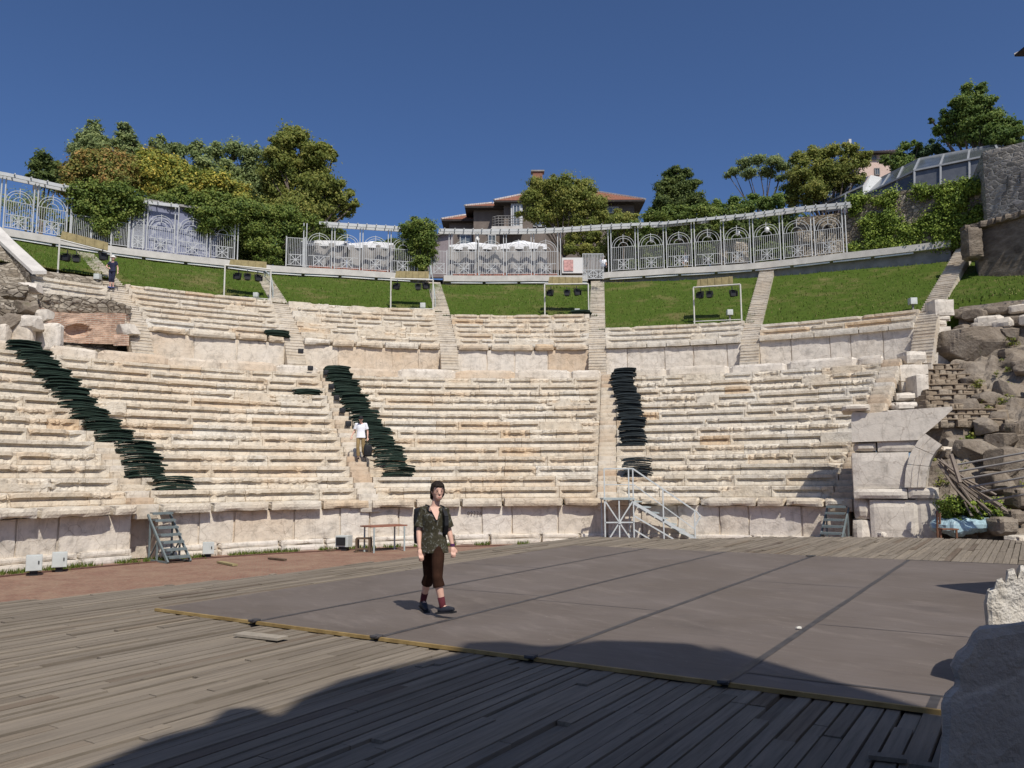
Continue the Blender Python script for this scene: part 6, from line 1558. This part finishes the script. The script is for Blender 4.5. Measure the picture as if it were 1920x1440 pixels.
    if hr.get('long'):
        ball(mb,hl(0,.055,-.06),(.075*s,.05*s,.11*s),Mh,12)
        for sx in(-1,1): mb.tube([hl(sx*.070,-.005,.06),hl(sx*.078,.012,-.02),hl(sx*.074,.02,-.085)],[.020*s,.020*s,.010*s],8)
        ball(mb,hl(.0,-.040,.080),(.060*s,.044*s,.030*s),Mh,10)
        hr_=random.Random(6)
        for k in range(40):
            a_=hr_.uniform(.95,2*PI-.95); dx_,dy_=math.sin(a_),-math.cos(a_); zl=hr_.uniform(-.13,-.05) if abs(a_-PI)<1.5 else hr_.uniform(-.08,-.02)
            mb.tube([hl(dx_*.03,dy_*.03+.02,.128),hl(dx_*.075,dy_*.085+.015,.085),hl(dx_*.088,dy_*.098+.012,.02),hl(dx_*(.082+hr_.uniform(-.01,.012)),dy_*.092+.012,zl)],[.006*s,.011*s,.012*s,.006*s],5)
        for k in range(9):
            u=-.055+.0137*k; mb.tube([hl(u*.5,-.03,.118),hl(u*.95,-.074,.092),hl(u*1.1,-.088,.066+hr_.uniform(-.006,.008))],[.007*s,.008*s,.005*s],5)
    h_=mb.build('hair',hr['mat'],root); remesh(h_,.008*s if vox<.012 else .014*s,2)
    # shirt
    mb=MB(); st=cl['shirt']; fl=st.get('flare',.0); hem=st.get('hem',-.02)
    R=[]
    for f,rx,ry in((hem,.185+fl,.135+fl*.7),(.15,.172+fl*.6,.125+fl*.4),(.40,.158+fl*.2,.115),(.75,.172,.125),(.93,.17,.118),(1.02,.125,.10),(1.06,.095,.085)):
        p=lerp(f); tl=(.045*s if f>1.0 else (.02*s if f>.9 else 0)); R.append((p.x,p.y,p.z,rx*s,ry*s,tl))
    ell(mb,R,20,rz)
    for sd_ in('L','R'):
        a,b=j['sh'+sd_],j['el'+sd_]; f=st.get('sleeve',.7); e=a+(b-a)*f
        mb.tube([mS+(a-mS)*.6,a+Vector((0,0,.008*s)),a+(b-a)*f*.5,e],[.065*s,.066*s,.066*s,(.062+st.get('slflare',.0))*s],12)
    o=mb.build('shirt',st['mat'],root); remesh(o,vox*s,3)
    # trousers
    mb=MB(); tr=cl['trousers']; R=[]
    for f,rx,ry in((-.16,.10,.09),(-.06,.166,.125),(.08,.160,.115),(.22,.148,.105)):
        p=lerp(f); R.append((p.x,p.y,p.z,rx*s,ry*s))
    ell(mb,R,18,rh)
    for sd_ in('L','R'):
        hi,k_,an=j['hip'+sd_],j['kn'+sd_],j['an'+sd_]; f=tr.get('len',.95); e=k_+(an-k_)*f
        mb.tube([hi+Vector((0,0,.05*s)),hi+(k_-hi)*.4,k_,e],[.090*s,.084*s,.068*s,(.062+tr.get('flare',0))*s],12)
    o=mb.build('trousers',tr['mat'],root); remesh(o,vox*s,3)
    for sd_ in('L','R'):
        k_,an,to=j['kn'+sd_],j['an'+sd_],j['to'+sd_]; f_=to-an; fl_=Vector((f_.x,f_.y,0)).normalized()
        if cl.get('sock'): mb=MB(); q=an+(k_-an)*.32; mb.tube([q,an,an-Vector((0,0,.03*s))],[.046*s,.042*s,.042*s],12); mb.build('sock',cl['sock'],root,True)
        mb=MB(); hl_=an-fl_*.06*s; mb.tube([Vector((hl_.x,hl_.y,an.z-.045*s)),an+Vector((0,0,-.045*s)),an+f_*.45+Vector((0,0,-.02*s)),to+fl_*.015*s],[.040*s,.050*s,.046*s,.026*s],10)
        o=mb.build('shoe',cl['shoe'],root); remesh(o,vox*s,3)
        mb=MB(); hl_=an-fl_*.085*s; a_=Vector((hl_.x,hl_.y,an.z-.088*s)); b_=to+fl_*.03*s+Vector((0,0,-.032*s)); mb.bar(a_,b_,.085*s,.022*s); mb.build('sole',cl.get('sole',MBLACK),root)
    return root,j,hl
MHAIR=plain('dark_hair',(.020,.014,.011),.75,.3,40,0,.15)
n=NT('floral_blouse',.8,.2); v=n.noise(22,4,.6,None,1.2); c=n.ramp(v,[(.40,(.032,.028,.016)),(.56,(.050,.044,.025)),(.61,(.12,.135,.125)),(.67,(.22,.165,.155)),(.75,(.14,.20,.22))]); n.color(c); MFLOR=n.m
MBRN=plain('brown_cloth',(.032,.0155,.010),.9,.2,12,0,.05); MMAR=plain('maroon_sock',(.085,.014,.020),.9,.1,12); MSHOE=plain('navy_shoe',(.022,.024,.032),.6,.2,12)
# the walking woman
W0=onz(812,1152,.036)
k=W0.y/FPX
JW=dict(head=(.055,-.02,1.585),shL=(-.135,.07,1.335),shR=(.150,-.06,1.325),elL=(-.195,.03,1.06),wrL=(-.175,-.06,.845),haL=(-.135,-.12,.69),elR=(.205,-.02,1.07),wrR=(.255,-.06,.875),haR=(.275,-.12,.73),
 hipL=(-.075,.06,.86),hipR=(.065,-.04,.86),knL=(-.075,.13,.475),knR=(.075,-.24,.495),anL=(-.165,.34,.135),anR=(.145,-.25,.14),toL=(-.105,.18,.03),toR=(.280,-.335,.115))
rootW,jw,hlw=person('woman in a dark floral blouse and brown capris walking across the dance mat',W0,JW,
  dict(hair=dict(mat=MHAIR,long=True),shirt=dict(mat=MFLOR,flare=.036,hem=-.15,sleeve=.82,slflare=.016),trousers=dict(mat=MBRN,len=.32,flare=.016),sock=MMAR,shoe=MSHOE),face=.36,nod=.16,S=.945,vox=.0072,female=True)
fW=Vector((math.sin(.30),-math.cos(.30),0)); sW=Vector((math.cos(.30),math.sin(.30),0)); mW=(jw['shL']+jw['shR'])/2
mb=MB(); mb.prism([mW+fW*.075-sW*.075+Vector((0,0,.05)),mW+fW*.075+sW*.06+Vector((0,0,.05)),mW+fW*.142+sW*.006-Vector((0,0,.105)),mW+fW*.142-sW*.006-Vector((0,0,.105))],fW*.014); mb.build('neckline',MSKIN,rootW)
mb=MB(); c_=jw['wrR']; mb.tube([c_+Vector((0,0,.03)),c_-Vector((0,0,.0))],.030,10); mb.build('watch_strap',plain('purple_strap',(.10,.03,.10),.5,.1),rootW)
# backpack
MPACK=plain('black_nylon',(.014,.014,.016),.7,.3,10)
mS=(jw['shL']+jw['shR'])/2; bd=Vector((-.5,.85,0)).normalized(); root=thing('backpack','black backpack worn by the walking woman','backpack',mS+bd*.2-Vector((0,0,.45)))
rzb=math.atan2(jw['shR'].y-jw['shL'].y,jw['shR'].x-jw['shL'].x)
P,F=rockbox((.30,.17,.46),(8,6,10),.35,.012,4,6); c_=mS+bd*.205+Vector((-.01,0,-.20)); mb=MB().add(rot(P,rzb)+np.array(c_),F); mb.build('pack',MPACK,root,True)
for sgn,nm in((-1,'L'),(1,'R')):
    s_=mS+(jw['sh'+nm]-mS)*.72; f_=-bd
    mb=MB(); pts=[s_+bd*.13+Vector((0,0,-.02)),s_+bd*.04+Vector((0,0,.05)),s_+f_*.06+Vector((0,0,.035)),s_+f_*.135+Vector((0,0,-.06)),s_+f_*.14+Vector((0,0,-.17)),s_+f_*.05+(jw['sh'+nm]-mS)*.22+Vector((0,0,-.27)),s_+bd*.12+Vector((0,0,-.33))]
    for a_,b_ in zip(pts,pts[1:]): mb.bar(a_,b_,.05,.016,up=tuple((f_ if True else 0)))
    mb.build('strap',MPACK,root)
# the man on the stairway
MTEE=plain('white_tee',(.78,.79,.82),.8,.04,6); MKHA=plain('khaki_cloth',(.27,.19,.085),.85,.15,8)
pm=low_pt(676,862); pm=Vector((pm.x,pm.y,pm.z+.02)); sm=(862-781)*pm.y/FPX/1.74
JM=dict(head=(.0,-.06,1.60),shL=(-.19,.0,1.40),shR=(.19,.0,1.40),elL=(-.27,.06,1.14),wrL=(-.36,-.04,.93),haL=(-.385,-.10,.77),elR=(.26,.05,1.12),wrR=(.275,-.02,.87),haR=(.275,-.06,.70),
 hipL=(-.09,0,.90),hipR=(.09,0,.90),knL=(-.10,-.09,.50),knR=(.10,.0,.52),anL=(-.085,-.03,.10),anR=(.13,.10,.16),toL=(-.10,-.19,.035),toR=(.15,-.05,.10))
rootM,jm,hlm=person('man in a white T-shirt and khaki trousers coming down the stairway',pm,JM,dict(hair=dict(mat=MHAIR),shirt=dict(mat=MTEE,hem=-.10,sleeve=.72,flare=.01,slflare=.012),trousers=dict(mat=MKHA,len=.93,flare=.008),shoe=plain('brown_shoe',(.10,.07,.05),.7,.2)),face=.05,nod=.35,S=sm,vox=.013)
mb=MB(); ball(mb,hlm(0,.01,.05),(.095*sm,.108*sm,.085*sm),None,12); mb.box(hlm(0,-.115,.055),(.15*sm,.12*sm,.02*sm)); mb.build('cap',MPACK,rootM,True)
P,F=rockbox((.30*sm,.16*sm,.46*sm),(6,5,7),.4,.02,3,5); hb=jm['haR']; root=thing('holdall','black bag carried by the man in the white T-shirt','bag',hb-Vector((0,0,.55)))
mb=MB().add(P+np.array(hb)+np.array((.03,0,-.36*sm)),F); mb.build('bag_body',MPACK,root,True)
mb=MB(); mb.tube([hb+Vector((-.08,0,-.18)),hb+Vector((-.05,0,.03)),hb+Vector((.05,0,.03)),hb+Vector((.09,0,-.18))],.018,6); mb.build('bag_strap',MPACK,root)
# the woman at the top left
MNAV=plain('navy_cloth',(.020,.022,.050),.85,.2,8); MHAT=plain('white_hat',(.72,.70,.66),.8,.05,6)
pt_=up_pt(209,541); st_=(541-477)*pt_.y/FPX/1.70
JT=dict(head=(.02,-.03,1.57),shL=(-.16,.03,1.36),shR=(.17,0,1.36),elL=(-.33,.0,1.16),wrL=(-.15,-.14,1.04),haL=(-.03,-.16,.99),elR=(.24,.06,1.10),wrR=(.30,-.05,.87),haR=(.31,-.10,.72),
 hipL=(-.09,0,.88),hipR=(.09,0,.88),knL=(-.08,-.04,.48),knR=(.07,-.02,.48),anL=(-.06,.0,.10),anR=(.06,.05,.10),toL=(-.08,-.16,.035),toR=(.14,-.11,.035))
rootT,jt,hlt=person('woman in navy clothes and a white hat standing on the upper left stairway',pt_,JT,dict(hair=dict(mat=MHAIR),shirt=dict(mat=MNAV,hem=-.05,sleeve=.55,flare=.01),trousers=dict(mat=MNAV,len=.40,flare=.0),shoe=plain('blue_shoe',(.05,.09,.30),.6,.1)),face=.5,nod=.1,S=st_,vox=.015)
mb=MB(); mb.lathe(hlt(0,.01,.045),[(.16*st_,-.01),(.155*st_,.012),(.10*st_,.02),(.095*st_,.07*st_),(.05*st_,.10*st_)],12); mb.build('hat',MHAT,rootT,True)
# two visitors on the terrace
STAND=dict(head=(0,-.02,1.58),shL=(-.18,0,1.38),shR=(.18,0,1.38),elL=(-.24,.02,1.10),wrL=(-.22,-.08,.88),haL=(-.2,-.12,.73),elR=(.24,.02,1.10),wrR=(.22,-.08,.88),haR=(.2,-.12,.73),hipL=(-.09,0,.9),hipR=(.09,0,.9),knL=(-.09,-.03,.5),knR=(.09,-.02,.5),anL=(-.08,0,.1),anR=(.08,.02,.1),toL=(-.1,-.15,.035),toR=(.1,-.13,.035))
for x,Rr,sc_,lab,top,bot,hat in [(1286,RW+2.2,.95,'visitor in a white top seen through the right pergola railings',MTEE,MKHA,False),(1131,RW+2.0,1.0,'visitor in white top and dark trousers beside the garden gate',MTEE,MPACK,True)]:
    b=wz_at(x); g_=ring(x,505,Rr); g_.z=b.z-.06
    r_,j_,h_=person(lab,g_,STAND,dict(hair=dict(mat=MHAIR),shirt=dict(mat=top,hem=-.05,sleeve=.6),trousers=dict(mat=bot,len=.9),shoe=MSHOE),face=.2,S=sc_,vox=.018,hand=True)
    if hat: mb=MB(); mb.lathe(h_(0,.01,.05),[(.19,-.01),(.18,.01),(.11,.02),(.10,.08),(.05,.10)],12); mb.build('hat',MHAT,r_,True)
